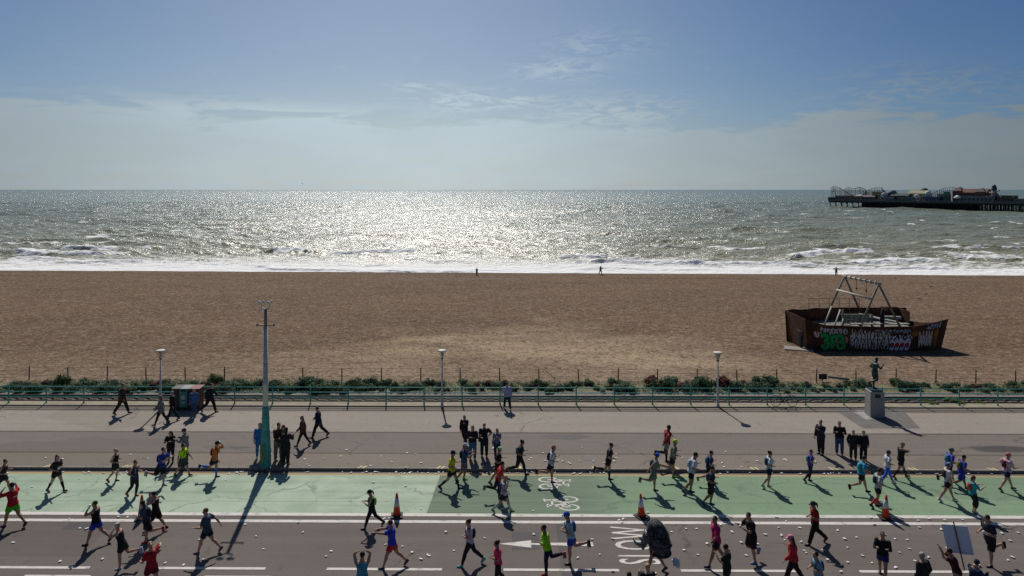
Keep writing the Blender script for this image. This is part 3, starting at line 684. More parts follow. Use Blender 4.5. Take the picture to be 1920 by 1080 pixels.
# ---- traffic cones
m_or = M('red orange cone plastic', (.58, .070, .028), .5, var=.12); m_wh = M('reflective sleeve', (.52, .52, .56), .45, var=.12); m_blk = M('black cone base', (.02, .02, .02), .7)
cone0 = empty('traffic_cone', (0, 0, 0))
mb = MB(); mb.tube([(0, 0, .06), (0, 0, .46), (0, 0, .46), (0, 0, .78), (0, 0, 1.0)], [.17, .115, .115, .072, .035], 18); mb.build('cone', m_or, cone0, True)
mb = MB(); mb.tube([(0, 0, .45), (0, 0, .80)], [.120, .074], 18); mb.build('sleeve', m_wh, cone0, True)
mb = MB(); mb.box((0, 0, .03), (.50, .50, .06), R(8)); mb.tube([(0, 0, .06), (0, 0, .10)], [.21, .18], 12); mb.build('base', m_blk, cone0)
cl = [(744, 968, 0, 'red and white traffic cone standing upright on the pale green lane'), (1203, 969, 20, 'brighter red traffic cone with a grey sleeve beside the costumed runner'),
      (1660, 972, -15, 'red and white traffic cone among the runners at the right'), (266, 972, 10, 'traffic cone half hidden behind the group of runners at the left')]
for i, (px, py, a, lb) in enumerate(cl):
    o = cone0 if i == 0 else copy_tree(cone0); o.location = P(px, py); o.rotation_euler = (0, R(-3 if i == 1 else 2 if i == 2 else 0), R(a)); tag(o, lb, 'traffic cone', 'traffic cones')

# ================================================================ PLANTS between the track and the beach
def leafmat(name, c, c2):
    m, t, b = base_mat(name, .7, 0, .2)
    oi = t.nodes.new('ShaderNodeNewGeometry')
    t.links.new(mix_n(t, oi.outputs['Random Per Island'], c, c2), b.inputs['Base Color'])
    b.inputs['Subsurface Weight'].default_value = 0
    tr_ = t.nodes.new('ShaderNodeBsdfTranslucent'); tr_.inputs[0].default_value = (*[x * 1.2 for x in c2], 1); ms_ = t.nodes.new('ShaderNodeMixShader'); ms_.inputs[0].default_value = .25
    out = t.nodes['Material Output']; t.links.new(b.outputs[0], ms_.inputs[1]); t.links.new(tr_.outputs[0], ms_.inputs[2]); t.links.new(ms_.outputs[0], out.inputs[0]); return m
lm = [leafmat('grey green leaves', (.030, .062, .030), (.12, .185, .105)), leafmat('dark leaves', (.016, .038, .016), (.065, .115, .048)), leafmat('yellow green leaves', (.050, .085, .018), (.13, .19, .045)), leafmat('reddish leaves', (.06, .022, .018), (.14, .045, .035))]
m_stem = M('plant stem', (.06, .05, .03), .9)
def shrub_meshes(seed, mat, n=620, ls=.085):
    r = random.Random(seed); mb = MB(); lobes = [(r.uniform(-.55, .55), r.uniform(-.35, .35), r.uniform(.18, .55), r.uniform(.22, .40)) for _ in range(9)]
    for i in range(n):
        lx, ly, lz, lr = r.choice(lobes); d = Vector((r.gauss(0, 1), r.gauss(0, 1), r.gauss(0, .8))).normalized() * lr * r.uniform(.55, 1.08)
        p = Vector((lx, ly, lz)) + d; p.z = max(.02, p.z)
        nrm = (d.normalized() + Vector((r.uniform(-.6, .6), r.uniform(-.6, .6), r.uniform(0, .9)))).normalized(); u = nrm.orthogonal().normalized(); u = (Matrix.Rotation(r.uniform(0, 6.28), 3, nrm) @ u); v = nrm.cross(u)
        s_ = ls * r.uniform(.6, 1.5)
        mb.add([p - u * s_, p - v * s_ * .5 + nrm * s_ * .12, p + u * s_, p + v * s_ * .5 + nrm * s_ * .12], [(0, 1, 2, 3)])
    f = mb.mesh('foliage', mat); st = MB()
    for i in range(9):
        lx, ly, lz, lr = lobes[i % len(lobes)]; st.tube([(lx * .2, ly * .2, 0), (lx * .6, ly * .6, lz * .6), (lx, ly, lz + lr * .5)], [.02, .014, .006], 5)
    return f, st.mesh('stems', m_stem)
SM = [shrub_meshes(i, lm[[0, 1, 0, 1, 2, 0, 3, 0][i]]) for i in range(8)]
def shrub(x, y, z, s, sz, k, label, group):
    t = empty('shrub', (x, y, z), random.Random(x * 7).uniform(0, 6)); tag(t, label, 'shrub', group); t.scale = (s, s, sz)
    for me, nm in zip(SM[k], ('foliage', 'stems')):
        o = bpy.data.objects.new(nm, me); col.objects.link(o); o.parent = t
    return t
rp = random.Random(11)
clumps = [(20, 205, 1.05, 1.0), (200, 300, .95, .9), (300, 330, .8, .8), (330, 440, 1.1, 1.1), (440, 560, .85, .8), (560, 615, 1.35, 1.35), (615, 700, 1.0, .95), (700, 830, .7, .7), (860, 900, .75, .8), (900, 960, .7, .7), (980, 1060, .85, .75), (1060, 1100, .7, .6),
          (1140, 1180, 1.05, .95), (1215, 1330, 1.15, 1.1), (1350, 1400, 1.15, 1.1), (1410, 1445, 1.05, 1.0), (1460, 1600, .6, .55), (1600, 1630, .9, 1.0), (1670, 1730, .9, .9), (1760, 1810, .75, .7), (1820, 1870, .75, .5), (1890, 1960, .8, .8), (-60, 10, .5, .35), (1100, 1140, .5, .5), (1330, 1350, .7, .7), (640, 760, .8, .7)]
for (xa, xb_, s, hz) in clumps:
    zone = 'left of the bins' if xa < 300 else 'between the bins and the tall pole' if xa < 480 else 'right of the tall pole' if xa < 700 else 'by the middle lamp' if xa < 960 else 'midway between the lamps' if xa < 1200 else 'by the right hand lamp' if xa < 1420 else 'near the notice board' if xa < 1610 else 'right of the statue'
    x = xa
    while x < xb_:
        s2 = s * rp.uniform(.7, 1.15); q = PD(x + 8, 722, rp.uniform(45.35, 47.4)); k = rp.choice([0, 1, 0, 5, 7, 3, 2])
        if rp.random() < .08: k = 6
        word = {0: 'grey green', 1: 'dark green', 2: 'grey green', 3: 'dark green', 4: 'yellow green', 5: 'grey green', 6: 'reddish', 7: 'grey green'}[k]
        shrub(q.x, q.y, .02, s2 * .72, s2 * hz / s * rp.uniform(.62, .95), k, f'{word} seaside shrub behind the track, {zone}', f'{word} shrubs {zone}')
        x += 8 * s2 + 4
for (px, py, s, k, lb) in ((408, 742, .9, 6, 'reddish seaside shrub beside the large recycling bin'), (1745, 757, .62, 4, 'bright green weed growing through the railing right of the statue'), (1790, 755, .8, 4, 'widest bright green weed clump at the foot of the railing'), (1836, 757, .5, 4, 'smallest bright green weed clump near the right end of the railing'), (1582, 754, .42, 4, 'tiny bright green weed by the railing left of the statue'), (1155, 751, .35, 4, 'tiny weed at the foot of the railing in the middle'), (1388, 757, .3, 4, 'tiny weed between the lamp post and the bicycle')):
    if k == 6: q = PD(px, 722, 46.4)
    else: q = P(px, py, .1)
    shrub(q.x, q.y, .03, s, s * .62, k, lb, None)
# low creeping leaves filling in between the bushes
mb = MB(); rg = random.Random(8)
for i in range(26000):
    x = rg.uniform(-40, 42); y = rg.uniform(45.1, 47.9)
    d_ = float(fbm(np.array([x * .22]), np.array([y * .5]), 3, 6)[0])
    if d_ < .47 + .16 * rg.random() - (.07 if x < -5 else 0): continue
    h = rg.uniform(.03, .05 + .5 * max(0, d_ - .45) * 1.6); s_ = rg.uniform(.035, .10); n_ = Vector((rg.uniform(-.8, .8), rg.uniform(-.8, .8), 1)).normalized(); u = n_.orthogonal().normalized(); u = Matrix.Rotation(rg.uniform(0, 6.28), 3, n_) @ u; v = n_.cross(u); p_ = Vector((x, y, h))
    mb.add([p_ - u * s_, p_ - v * s_ * .6, p_ + u * s_, p_ + v * s_ * .6], [(0, 1, 2, 3)])
tag(mb.build('ground_cover', lm[0]), 'low grey green creeping plants between the shrubs and the railway track', 'ground cover', kind='stuff')
# grass along the verge and edge of the shingle
mb = MB(); rg = random.Random(3)
for i in range(14000):
    x = rg.uniform(-42, 42); band = rg.random()
    y = rg.uniform(YE1 + .02, YE1 + .45) if band < .45 else rg.uniform(45.2, 48.3)
    if vnoise(np.array([x * .6]), np.array([y * .9]), 2)[0] < .36: continue
    h = rg.uniform(.04, .13) * (1 if band < .45 else 1.6); a = rg.uniform(0, 6.28); dx, dy = math.cos(a) * .02, math.sin(a) * .02; lx, ly = rg.uniform(-.05, .05), rg.uniform(-.05, .05)
    mb.add([(x - dx, y - dy, .0), (x + dx, y + dy, .0), (x + lx, y + ly, h + .02)], [(0, 1, 2)])
tag(mb.build('verge_grass', leafmat('verge grass', (.06, .085, .025), (.19, .18, .08))), 'rough yellowish grass along the railway verge', 'grass', kind='stuff')

# ================================================================ LITTER: crushed cups and bottles
m_cup = M('white paper cup', (.74, .73, .71), .7, var=.12); m_bot = M('clear blue bottle plastic', (.42, .50, .58), .25, var=.3); m_gel = M('foil wrapper', (.25, .30, .42), .3, var=.5)
def cup_mesh(seed):
    r = random.Random(seed); n = 12; mb = MB(); rs_ = []
    fl = r.uniform(.35, .85)
    for i, (x, rad) in enumerate(((0, .030), (.03, .034), (.06, .038), (.085, .042), (.09, .044))):
        rs_.append(((x - .045, r.uniform(-.004, .004), rad * fl + .001), (0, rad * (1.15 - fl * .15), 0), (0, 0, rad * fl)))
    mb.rings(rs_, n); s = 1.35
    mb.v = [(a * s, b * s, c * s) for a, b, c in mb.v]; return mb.mesh('paper_cup', m_cup, True)
def bottle_mesh(seed):
    r = random.Random(seed); mb = MB(); fl = r.uniform(.5, .9); mb.rings([((x, 0, .033 * fl), (0, rad, 0), (0, 0, rad * fl)) for x, rad in ((-.10, .028), (-.095, .033), (-.03, .033 * r.uniform(.7, 1)), (.04, .033), (.07, .018), (.10, .012), (.105, .014))], 10)
    return mb.mesh('plastic_bottle', m_bot if seed % 2 else m_cup, True)
cups = [cup_mesh(i) for i in range(6)]; bots = [bottle_mesh(i) for i in range(4)]
rl = random.Random(77)
def litter(px, py, z, label, group, bottle=False):
    me = rl.choice(bots if bottle else cups); o = bpy.data.objects.new('plastic_bottle' if bottle else 'paper_cup', me); col.objects.link(o)
    q = P(px, py, z); o.location = (q.x, q.y, z + .012); o.rotation_euler = (0, 0, rl.uniform(0, 6.28)); s = rl.uniform(.75, 1.2); s *= .72; o.scale = (s * rl.uniform(1, 1.35), s, s * .6)
    tag(o, label, 'bottle' if bottle else 'cup', group)
# seen ones on the near lanes
seen = [(567, 999), (494, 1030), (480, 1006), (622, 1034), (612, 1044), (723, 1022), (755, 1025), (772, 1036), (789, 1049), (802, 1041), (835, 998), (851, 1033), (804, 1043), (1001, 1003), (1026, 1043), (1083, 1047), (1149, 1011), (1169, 974), (1160, 976), (1166, 980), (1125, 1041), (1110, 1012), (1259, 998), (1286, 992), (1306, 992), (1262, 1051), (1269, 1053), (1283, 1032), (1308, 1041), (1372, 998), (1419, 1021), (1399, 1042), (1456, 970), (1459, 990), (1465, 1005), (1471, 1013), (1474, 978), (1502, 1017), (1507, 1033), (1511, 1037), (1544, 1032), (1577, 1073), (1583, 1011), (1588, 1027), (1617, 1043), (1590, 1055), (1634, 971), (1678, 1011), (1701, 1013), (1706, 1030), (1687, 1037), (1722, 977), (1743, 974), (1772, 976), (1765, 993), (1784, 1003), (1782, 1015), (1776, 1028), (1805, 975), (1878, 1001), (1895, 1015), (1899, 1046), (1890, 1051), (1635, 1056), (1679, 1065), (1660, 1003), (150, 991), (162, 992), (112, 1053), (191, 1049), (310, 1056), (344, 1060), (375, 1012), (380, 1050), (130, 973), (238, 970), (222, 970), (460, 984), (560, 980), (730, 972), (719, 974), (790, 955), (940, 955), (1150, 1072), (1500, 990), (1836, 1060), (1725, 990), (1640, 984), (1570, 995), (1352, 985), (1435, 1003), (1605, 1008), (1552, 1050), (1741, 1046), (1870, 985), (1909, 1000), (1480, 1040), (1326, 1020), (1228, 1075), (24, 1018), (690, 1005), (910, 1010), (1715, 1052), (1390, 1018)]
for px, py in seen:
    zn = 'left of the tall pole shadow' if px < 420 else 'between pole shadow and cone' if px < 745 else 'between the cone and the arrow' if px < 990 else 'around the SLOW lettering' if px < 1290 else 'right of the rhinoceros costume' if px < 1500 else 'near the right hand cone' if px < 1720 else 'around the placard'
    litter(px + rl.uniform(-1, 1), py, .005, f'crushed white cup on the near lane, {zn}' if py > 972 else f'crushed white cup by the double white line, {zn}', f'cups on the near lane, {zn}' if py > 972 else f'cups by the double white line, {zn}')
for i in range(60):
    px = rl.choice([rl.uniform(560, 800), rl.uniform(900, 1180), rl.uniform(1240, 1540), rl.uniform(50, 560)]); py = rl.triangular(836, 879, 872)
    if py < 855 and rl.random() < .5: continue
    zn = 'left of the tall pole' if px < 497 else 'right of the tall pole' if px < 840 else 'in front of the middle spectators' if px < 1230 else 'left of the four standing people'
    litter(px, py, Z0, f'crushed pale cup on the promenade near the kerb, {zn}', f'cups on the promenade, {zn}', False)
for i in range(170):
    px = rl.choice([rl.gauss(185, 40), rl.gauss(290, 25), rl.gauss(455, 25), rl.gauss(620, 60), rl.gauss(780, 40), rl.gauss(1000, 60), rl.gauss(1110, 30), rl.gauss(1420, 60), rl.gauss(1560, 30), rl.gauss(1740, 50), rl.gauss(1850, 40), rl.uniform(0, 1920)])
    py = rl.uniform(884.5, 889.5); bt = rl.random() < .5
    zn = 'left of the tall pole' if px < 497 else 'beside the pale green lane' if px < 812 else 'beside the bicycle markings' if px < 1180 else 'in the middle of the right half' if px < 1600 else 'towards the right edge'
    kd = 'plastic bottle' if bt else 'white cup'; litter(px, py, .004, f'crushed {kd} in the gutter, {zn}', f'{kd}s in the gutter, {zn}', bt)
for px, py in ((423, 900), (700, 905), (760, 912), (1000, 958), (530, 903), (1190, 880), (60, 913), (148, 898), (1215, 962)):
    litter(px, py, .01, 'crushed white cup lying on the green lane', 'cups on the green lane')
# ================================================================ PEOPLE
PENDING = []                                 # (object, voxel size, extra mesh builder) remeshed in one go at the end
SKIN = {0: (.46, .27, .19), 1: (.38, .21, .14), 2: (.27, .15, .095), 3: (.085, .045, .03)}
m_eye = M('eye dark', (.02, .015, .012), .3, var=0.0)
def cloth(c): return M('cloth %.2f %.2f %.2f' % tuple(c), c, .85, var=.30, scale=9, spec=.15, bump=.6)
def V(*a): return Vector(a)
ARMS = {  # (shoulder flex, abduction, elbow, inward) left / right
 'run': ((30, 14, 105, .35), (-45, 18, 95, .2)), 'run2': ((-42, 18, 92, .2), (30, 14, 108, .35)), 'mid': ((-6, 16, 112, .4), (-28, 18, 104, .3)),
 'down': ((2, 9, 12, .0), (-2, 9, 12, .0)), 'swing': ((22, 10, 22, .0), (-24, 10, 15, .0)), 'swing2': ((-24, 10, 15, .0), (22, 10, 22, .0)),
 'fold': ((22, 14, 95, .75), (22, 14, 95, .75)), 'pockets': ((-12, 20, 42, .15), (-12, 20, 42, .15)), 'fwd': ((38, 12, 80, .35), (38, 12, 80, .35)),
 'phone': ((40, 10, 95, .5), (8, 10, 20, .1)), 'head': ((150, 25, 120, .2), (15, 14, 30, 0)), 'head2': ((15, 14, 60, .3), (120, 55, 135, .6)),
 'drink': ((70, 25, 130, .45), (5, 14, 30, 0)), 'face': ((75, 35, 125, .5), (75, 35, 125, .5)), 'reach': ((88, 8, 8, .0), (74, 10, 10, .0)), 'up': ((165, 14, 60, .5), (165, 14, 60, .5)),
 'hip': ((-18, 42, 82, .9), (20, 10, 70, .4)), 'spread': ((30, 75, 20, 0), (30, 75, 20, 0)), 'back': ((10, 14, 75, .1), (-62, 12, 20, 0)), 'hold': ((100, 14, 55, .2), (85, 14, 60, .3)),
}
LEGS = {  # (hip flex, knee) left / right
 'stand': ((2, 2), (-2, 2)), 'stand2': ((6, 8), (-4, 1)), 'walk': ((24, 6), (-20, 14)), 'walk2': ((-20, 14), (24, 6)), 'run': ((28, 16), (-18, 62)), 'run2': ((-18, 62), (28, 16)),
 'fly': ((8, 10), (-26, 78)), 'fly2': ((-26, 78), (8, 10)), 'statue': ((2, 6), (14, 88)), 'mid': ((4, 16), (14, 88)), 'mid2': ((14, 88), (4, 16)), 'close': ((10, 22), (-8, 34)), 'wide': ((25, 10), (-24, 26)), 'bend': ((20, 30), (18, 34)),
}
def person(px, py, ptop, heading, legs, arms, hair, top, bottom, shoes, label, skin=0, lean=None, hat=None, pack=None, bib=None, socks=None, bag=None, z0=None, group=None, name='person', allmat=None, loc=None, H=None, turn=0, cat='person', nod=0, parent=None, drink=False):
    if z0 is None: z0 = 0.0 if py > 884 else Z0
    q = P(px, py, z0) if loc is None else Vector(loc)
    if H is None:
        H = (CAM_H - z0) * (py - ptop) / (py - HOR); H = max(1.5, min(1.92, H * (1.035 if legs not in ('stand', 'stand2') else 1.0)))
    rt = bpy.data.objects.new(name, None); col.objects.link(rt); rt.location = q; rt.rotation_euler = (0, 0, R(heading - 90)); rt.empty_display_size = .2
    rq = random.Random(int(px * 13 + py * 7)); turn = turn or rq.uniform(-28, 28); nod = nod or rq.uniform(2, 16)
    if parent: rt.parent = parent
    else: tag(rt, label, cat, group)
    running = legs in ('run', 'run2', 'fly', 'fly2', 'mid', 'mid2')
    if lean is None: lean = 9 if running else 3 if legs in ('walk', 'walk2', 'wide', 'close') else 0
    lr = R(lean); female = hair in ('long', 'pony', 'bun', 'braid')
    gw = 1.06 if female else 1.14; LG = 1.12 if not female else 1.08
    # ---- skeleton
    hipz = .525; S = V(0, math.sin(lr), math.cos(lr)); F = V(0, math.cos(lr), -math.sin(lr)); X_ = V(1, 0, 0)
    J = {}
    for side, k in ((-1, 0), (1, 1)):
        a, kn = LEGS[legs][k]; a = R(a); kn = R(kn); h0 = V(side * .050, 0, hipz)
        d1 = V(side * .02, math.sin(a), -math.cos(a)); d2 = V(side * .0, math.sin(a - kn), -math.cos(a - kn))
        if legs in ('stand', 'stand2'): d1.x = side * .07
        knp = h0 + d1 * .245; an = knp + d2 * .245
        pit = (a - kn) * (.95 if (a - kn) < -.30 else 0.25 if a - kn > .15 else 0)
        fd = V(0, math.cos(pit), math.sin(pit)); J[side] = (h0, knp, an, fd)
    mz = min(J[s_][2].z + min(0, J[s_][3].z * .11) - .042 * math.sqrt(max(.1, 1 - J[s_][3].z ** 2)) for s_ in (-1, 1))
    air = .018 if running else 0
    off = V(0, 0, -mz + air * 0); hip = V(0, 0, hipz) + off
    J = {s_: (a + off, b + off, c + off, f) for s_, (a, b, c, f) in J.items()}
    A = {}
    for side, k in ((-1, 0), (1, 1)):
        s_, ab, el, inw = ARMS[arms][k]; s_ = R(s_) + lr * .5; ab = R(ab); el = R(el)
        sh = hip + S * .275 + X_ * side * .099 * gw
        d1 = V(side * math.sin(ab), math.sin(s_) * math.cos(ab), -math.cos(s_) * math.cos(ab)).normalized()
        d2 = V(-side * inw, math.sin(s_ + el), -math.cos(s_ + el)).normalized()
        eb = sh + d1 * .165; wr = eb + d2 * .145; A[side] = (sh, eb, wr, d2)
    neck = hip + S * .335; nd = R(nod + lean * .4); hc = neck + V(0, math.sin(nd), math.cos(nd)) * .075 + V(0, .008, 0)
    hm = Matrix.Rotation(R(turn), 3, 'Z') @ Matrix.Rotation(-nd, 3, 'X')
    def sc_(v): return v * H
    TR = [(-.055, .060, .050), (-.02, .088, .066), (.03, .092, .067), (.075, .080, .058), (.115, .072, .053), (.17, .082, .060), (.225, .094, .067), (.265, .098, .062), (.292, .085, .050), (.312, .050, .040), (.34, .031, .033), (.37, .030, .033)]
    # ---- body: one continuous skin
    mb = MB()
    mb.rings([(sc_(hip + S * t_), sc_(X_ * a * gw), sc_(F * b * LG)) for t_, a, b in TR], 14)
    for s_ in (-1, 1):
        h0, kn, an, fd = J[s_]; sh, eb, wr, d2 = A[s_]
        m1 = h0.lerp(kn, .5); c1 = kn.lerp(an, .28) - V(0, fd.y, fd.z) * .008; c2 = kn.lerp(an, .7)
        mb.tube([sc_(x) for x in (h0 + V(0, 0, .02), m1, kn, c1, c2, an)], [H * x * LG for x in (.056, .047, .033, .034, .024, .021)], 10)
        mb.tube([sc_(x) for x in (an, an + fd * .05 - V(0, 0, .025), an + fd * .09 - V(0, 0, .03))], [H * .022, H * .022, H * .014], 8)
        mb.ball(sc_(sh), H * .036, 8, 6)
        mb.tube([sc_(x) for x in (sh, sh.lerp(eb, .45), eb, eb.lerp(wr, .3), wr)], [H * x * LG for x in (.033, .029, .0235, .0245, .016)], 9)
        mb.tube([sc_(x) for x in (wr, wr + d2 * .03, wr + d2 * .052)], [H * .015, H * .020, H * .017], 8, flat=.55)
    mb.rings([(sc_(hc + hm @ V(0, y, z)), sc_(hm @ V(a, 0, 0)), sc_(hm @ V(0, b, 0))) for z, a, b, y in ((-.068, .018, .022, .022), (-.055, .030, .036, .014), (-.03, .038, .046, .006), (0, .043, .053, 0), (.03, .043, .055, -.003), (.052, .034, .044, -.004), (.066, .014, .02, -.004))], 12)
    # fingers, thumb, ears, nose, eyes and mouth
    ex = MB()
    for s_ in (-1, 1):
        sh, eb, wr, d2 = A[s_]; side = d2.cross(V(0, 0, 1) if abs(d2.z) < .9 else V(0, 1, 0)).normalized(); cu = side.cross(d2).normalized()
        for i, L_ in enumerate((.034, .040, .037, .029)):
            b0 = wr + d2 * .048 + side * (.0155 - .0103 * i); b1 = b0 + d2 * L_ * .5 - cu * .004; b2 = b1 + (d2 * .5 - cu * .85).normalized() * L_ * .5
            ex.tube([sc_(x) for x in (b0, b1, b2)], [H * .0054, H * .005, H * .004], 5)
        b0 = wr + d2 * .016 + side * .014; ex.tube([sc_(x) for x in (b0, b0 + d2 * .014 + side * .014 - cu * .004, b0 + d2 * .032 + side * .016 - cu * .012)], [H * .0062, H * .0056, H * .0045], 5)
    def hd(x, y, z): return sc_(hc + hm @ V(x, y, z))
    ex.tube([hd(0, .050, .006), hd(0, .062, -.012), hd(0, .050, -.02)], [H * .004, H * .009, H * .006], 6)
    for s_ in (-1, 1):
        ex.ball(hd(s_ * .043, -.004, -.006), (H * .005, H * .009, H * .015), 6, 5)
        ex.ball(hd(s_ * .017, .047, .004), (H * .0065, H * .004, H * .0042), 6, 4, mi=1)
    ex.ball(hd(0, .047, -.034), (H * .012, H * .004, H * .0035), 6, 4, mi=1)
    sk = M('skin %d' % skin, SKIN[skin], .6, var=.08, spec=.3) if allmat is None else allmat
    o = mb.build('body', [sk, m_eye if allmat is None else allmat], rt, True); PENDING.append((o, .0165, ex))
    def C(c): return cloth(c) if allmat is None else allmat
    # ---- top
    tc_, sleeve, hem = top[0], top[1], (top[2] if len(top) > 2 else -.02)
    g = .013 if sleeve != 'coat' else .024
    mb = MB(); ts = [hem, 0.03, .075, .115, .17, .225, .265, .287] + ([.305] if sleeve != 'vest' else [])
    lk = {t_: (a, b) for t_, a, b in TR}
    rr2 = []
    for t_ in sorted(set(ts)):
        ta = np.array([x[0] for x in TR]); a = float(np.interp(t_, ta, [x[1] for x in TR])); b = float(np.interp(t_, ta, [x[2] for x in TR]))
        if t_ < 0: a = max(a, .092); b = max(b, .070)
        gg = g * (1.0 if t_ < .25 else .75) + (.006 if sleeve == 'coat' and t_ < .1 else 0); rr2.append((sc_(hip + S * t_), sc_(X_ * (a * gw + gg)), sc_(F * (b * LG + gg))))
    mb.rings(rr2, 16)
    sl = {'vest': 0, 'short': .72, 'long': 2, 'coat': 2}[sleeve]
    for s_ in (-1, 1):
        sh, eb, wr, d2 = A[s_]
        if sl: mb.ball(sc_(sh), H * (.041 + g * .3), 9, 6)
        if 0 < sl < 1: mb.tube([sc_(x) for x in (sh, sh.lerp(eb, .4), sh.lerp(eb, sl))], [H * .045, H * .045, H * .045], 9)
        elif sl > 1:
            e = .009 if sleeve == 'coat' else .003
            mb.tube([sc_(x) for x in (sh, sh.lerp(eb, .5), eb, eb.lerp(wr, .5), eb.lerp(wr, .96))], [H * (x + e) for x in (.041, .037, .031, .029, .023)], 9)
        else: mb.tube([sc_(sh + S * -.03 + X_ * -s_ * .03), sc_(sh + X_ * -s_ * .035 + S * .022)], [H * .03, H * .026], 8)
    o = mb.build({'coat': 'coat', 'vest': 'running_vest', 'short': 't_shirt', 'long': 'long_sleeve_top'}[sleeve], C(tc_), rt, True); PENDING.append((o, .019, None)); topo = o
    # ---- bottom: shorts, skirt, leggings or trousers
    kind, bc = bottom; e = {'shorts': .013, 'skirt': .012, 'leggings': .006, 'trousers': .014, 'cropped': .008, 'loose': .018}[kind]
    mb = MB(); wt = .085
    mb.rings([(sc_(hip + S * t_), sc_(X_ * (a * gw + e * .7)), sc_(F * (b * LG + e * .7))) for t_, a, b in ((-.06, .066, .052), (-.02, .090, .067), (.03, .092, .067), (wt, .079, .058))], 14)
    for s_ in (-1, 1):
        h0, kn, an, fd = J[s_]; m1 = h0.lerp(kn, .5)
        if kind in ('shorts', 'skirt', 'loose'):
            fr = {'shorts': .60, 'skirt': .45, 'loose': .88}[kind]
            mb.tube([sc_(x) for x in (h0 + V(0, 0, .02), h0.lerp(kn, fr * .5), h0.lerp(kn, fr))], [H * (.062 + e * .5), H * (.056 + e), H * ((.053 if kind != 'loose' else .046) + e * 1.15)], 10)
        else:
            end = .93 if kind != 'cropped' else .5; c1 = kn.lerp(an, .28) - V(0, fd.y, fd.z) * .006
            pts = [h0 + V(0, 0, .02), m1, kn, c1, kn.lerp(an, .6), kn.lerp(an, end)] if end > .6 else [h0 + V(0, 0, .02), m1, kn, c1, kn.lerp(an, end)]
            rd = [.062, .052, .037, .039, .030, .027 if kind == 'leggings' else .034]
            mb.tube([sc_(x) for x in pts], [H * (r_ + e) for r_ in rd[:len(pts)]], 10)
    o = mb.build({'skirt': 'skirt', 'shorts': 'shorts', 'loose': 'shorts', 'leggings': 'leggings', 'cropped': 'leggings', 'trousers': 'trousers'}[kind], C(bc), rt, True); PENDING.append((o, .019, None))
    # ---- shoes, socks
    for s_ in (-1, 1):
        h0, kn, an, fd = J[s_]; up = V(0, -fd.z, fd.y); mb = MB(); base = an - up * .018
        prof = ((-.030, .018, .024, -.006), (-.018, .024, .031, .0), (.01, .026, .030, .0), (.045, .026, .022, -.008), (.075, .027, .018, -.012), (.098, .022, .014, -.014), (.108, .010, .008, -.016))
        mb.rings([(sc_(base + fd * y + up * z), sc_(X_ * a), sc_(up * b)) for y, a, b, z in prof], 10)
        mb.rings([(sc_(base + fd * y + up * (-.030)), sc_(X_ * a * 1.08), sc_(up * .007)) for y, a, b, z in prof], 8, mi=1)
        mb.build('shoe', [C(shoes), C(tuple(min(.75, x * .5 + .28) for x in shoes)) if max(shoes) > .1 else C(shoes)], rt, True)
        if socks:
            mb = MB(); mb.tube([sc_(x) for x in (kn.lerp(an, .12), kn.lerp(an, .32) - V(0, fd.y, fd.z) * .008, kn.lerp(an, .7), an)], [H * x for x in (.036, .038, .028, .024)], 10); mb.build('sock', C(socks), rt, True)
    # ---- hair and hats
    if hair != 'bald':
        hk, hc_ = hair, HAIR[rnd_h]
        mb = MB(); mb.ball(sc_(hc + hm @ V(0, -.012, .017)), (H * .049, H * .056, H * .055), 14, 9, M=hm)
        if hk in ('long', 'braid'):
            mb.rings([(sc_(hc + hm @ V(0, y, z)), sc_(X_ * a), sc_(V(0, b, 0))) for z, y, a, b in ((.03, -.030, .044, .034), (-.03, -.036, .050, .030), (-.085, -.046, .046, .024), (-.13, -.052, .030, .014))], 12)
        if hk == 'pony':
            fly = .05 if running else .0
            mb.tube([sc_(hc + hm @ V(0, y, z)) for y, z in ((-.05, .03), (-.075 - fly * .4, .015), (-.085 - fly, -.04), (-.080 - fly * 1.5, -.095))], [H * x for x in (.016, .022, .019, .007)], 8)
        if hk == 'bun': mb.ball(sc_(hc + hm @ V(0, -.055, .045)), H * .026, 8, 6)
        o = mb.build('hair', (M('hair %s' % rnd_h, hc_, .7, var=.25) if allmat is None else allmat), rt, True)
    if hat:
        hk, hcol = hat; mb = MB()
        mb.rings([(sc_(hc + hm @ V(0, -.003, z)), sc_(hm @ V(a, 0, 0)), sc_(hm @ V(0, b, 0))) for z, a, b in ((.014, .053, .062), (.03, .054, .063), (.055, .048, .056), (.074, .026, .032), (.080, .008, .010))], 14)
        if hk in ('cap', 'capback'):
            sg = 1 if hk == 'cap' else -1
            mb.rings([(sc_(hc + hm @ V(0, sg * y, z)), sc_(hm @ V(a, 0, 0)), sc_(V(0, 0, .004))) for y, z, a in ((.045, .022, .040), (.07, .018, .040), (.092, .010, .030), (.102, .006, .012))], 10)
        mb.build('cap' if hk != 'beanie' else 'beanie', C(hcol), rt, True)
    # ---- pack, bib, bag
    if pack:
        mb = MB(); c0 = hip + S * .19 - F * .085
        mb.rings([(sc_(hip + S * t_ - F * d), sc_(X_ * a), sc_(F * b)) for t_, a, b, d in ((.085, .040, .018, .080), (.10, .062, .034, .088), (.18, .068, .040, .096), (.25, .060, .034, .094), (.275, .036, .018, .086))], 12)
        for s_ in (-1, 1):
            mb.tube([sc_(x) for x in (hip + S * .265 - F * .075 + X_ * s_ * .05, hip + S * .31 + X_ * s_ * .062, hip + S * .25 + F * .082 + X_ * s_ * .055, hip + S * .16 + F * .080 + X_ * s_ * .06, hip + S * .12 + X_ * s_ * .088)], H * .013, 6, flat=.6)
        mb.build('backpack', C(pack), rt, True)
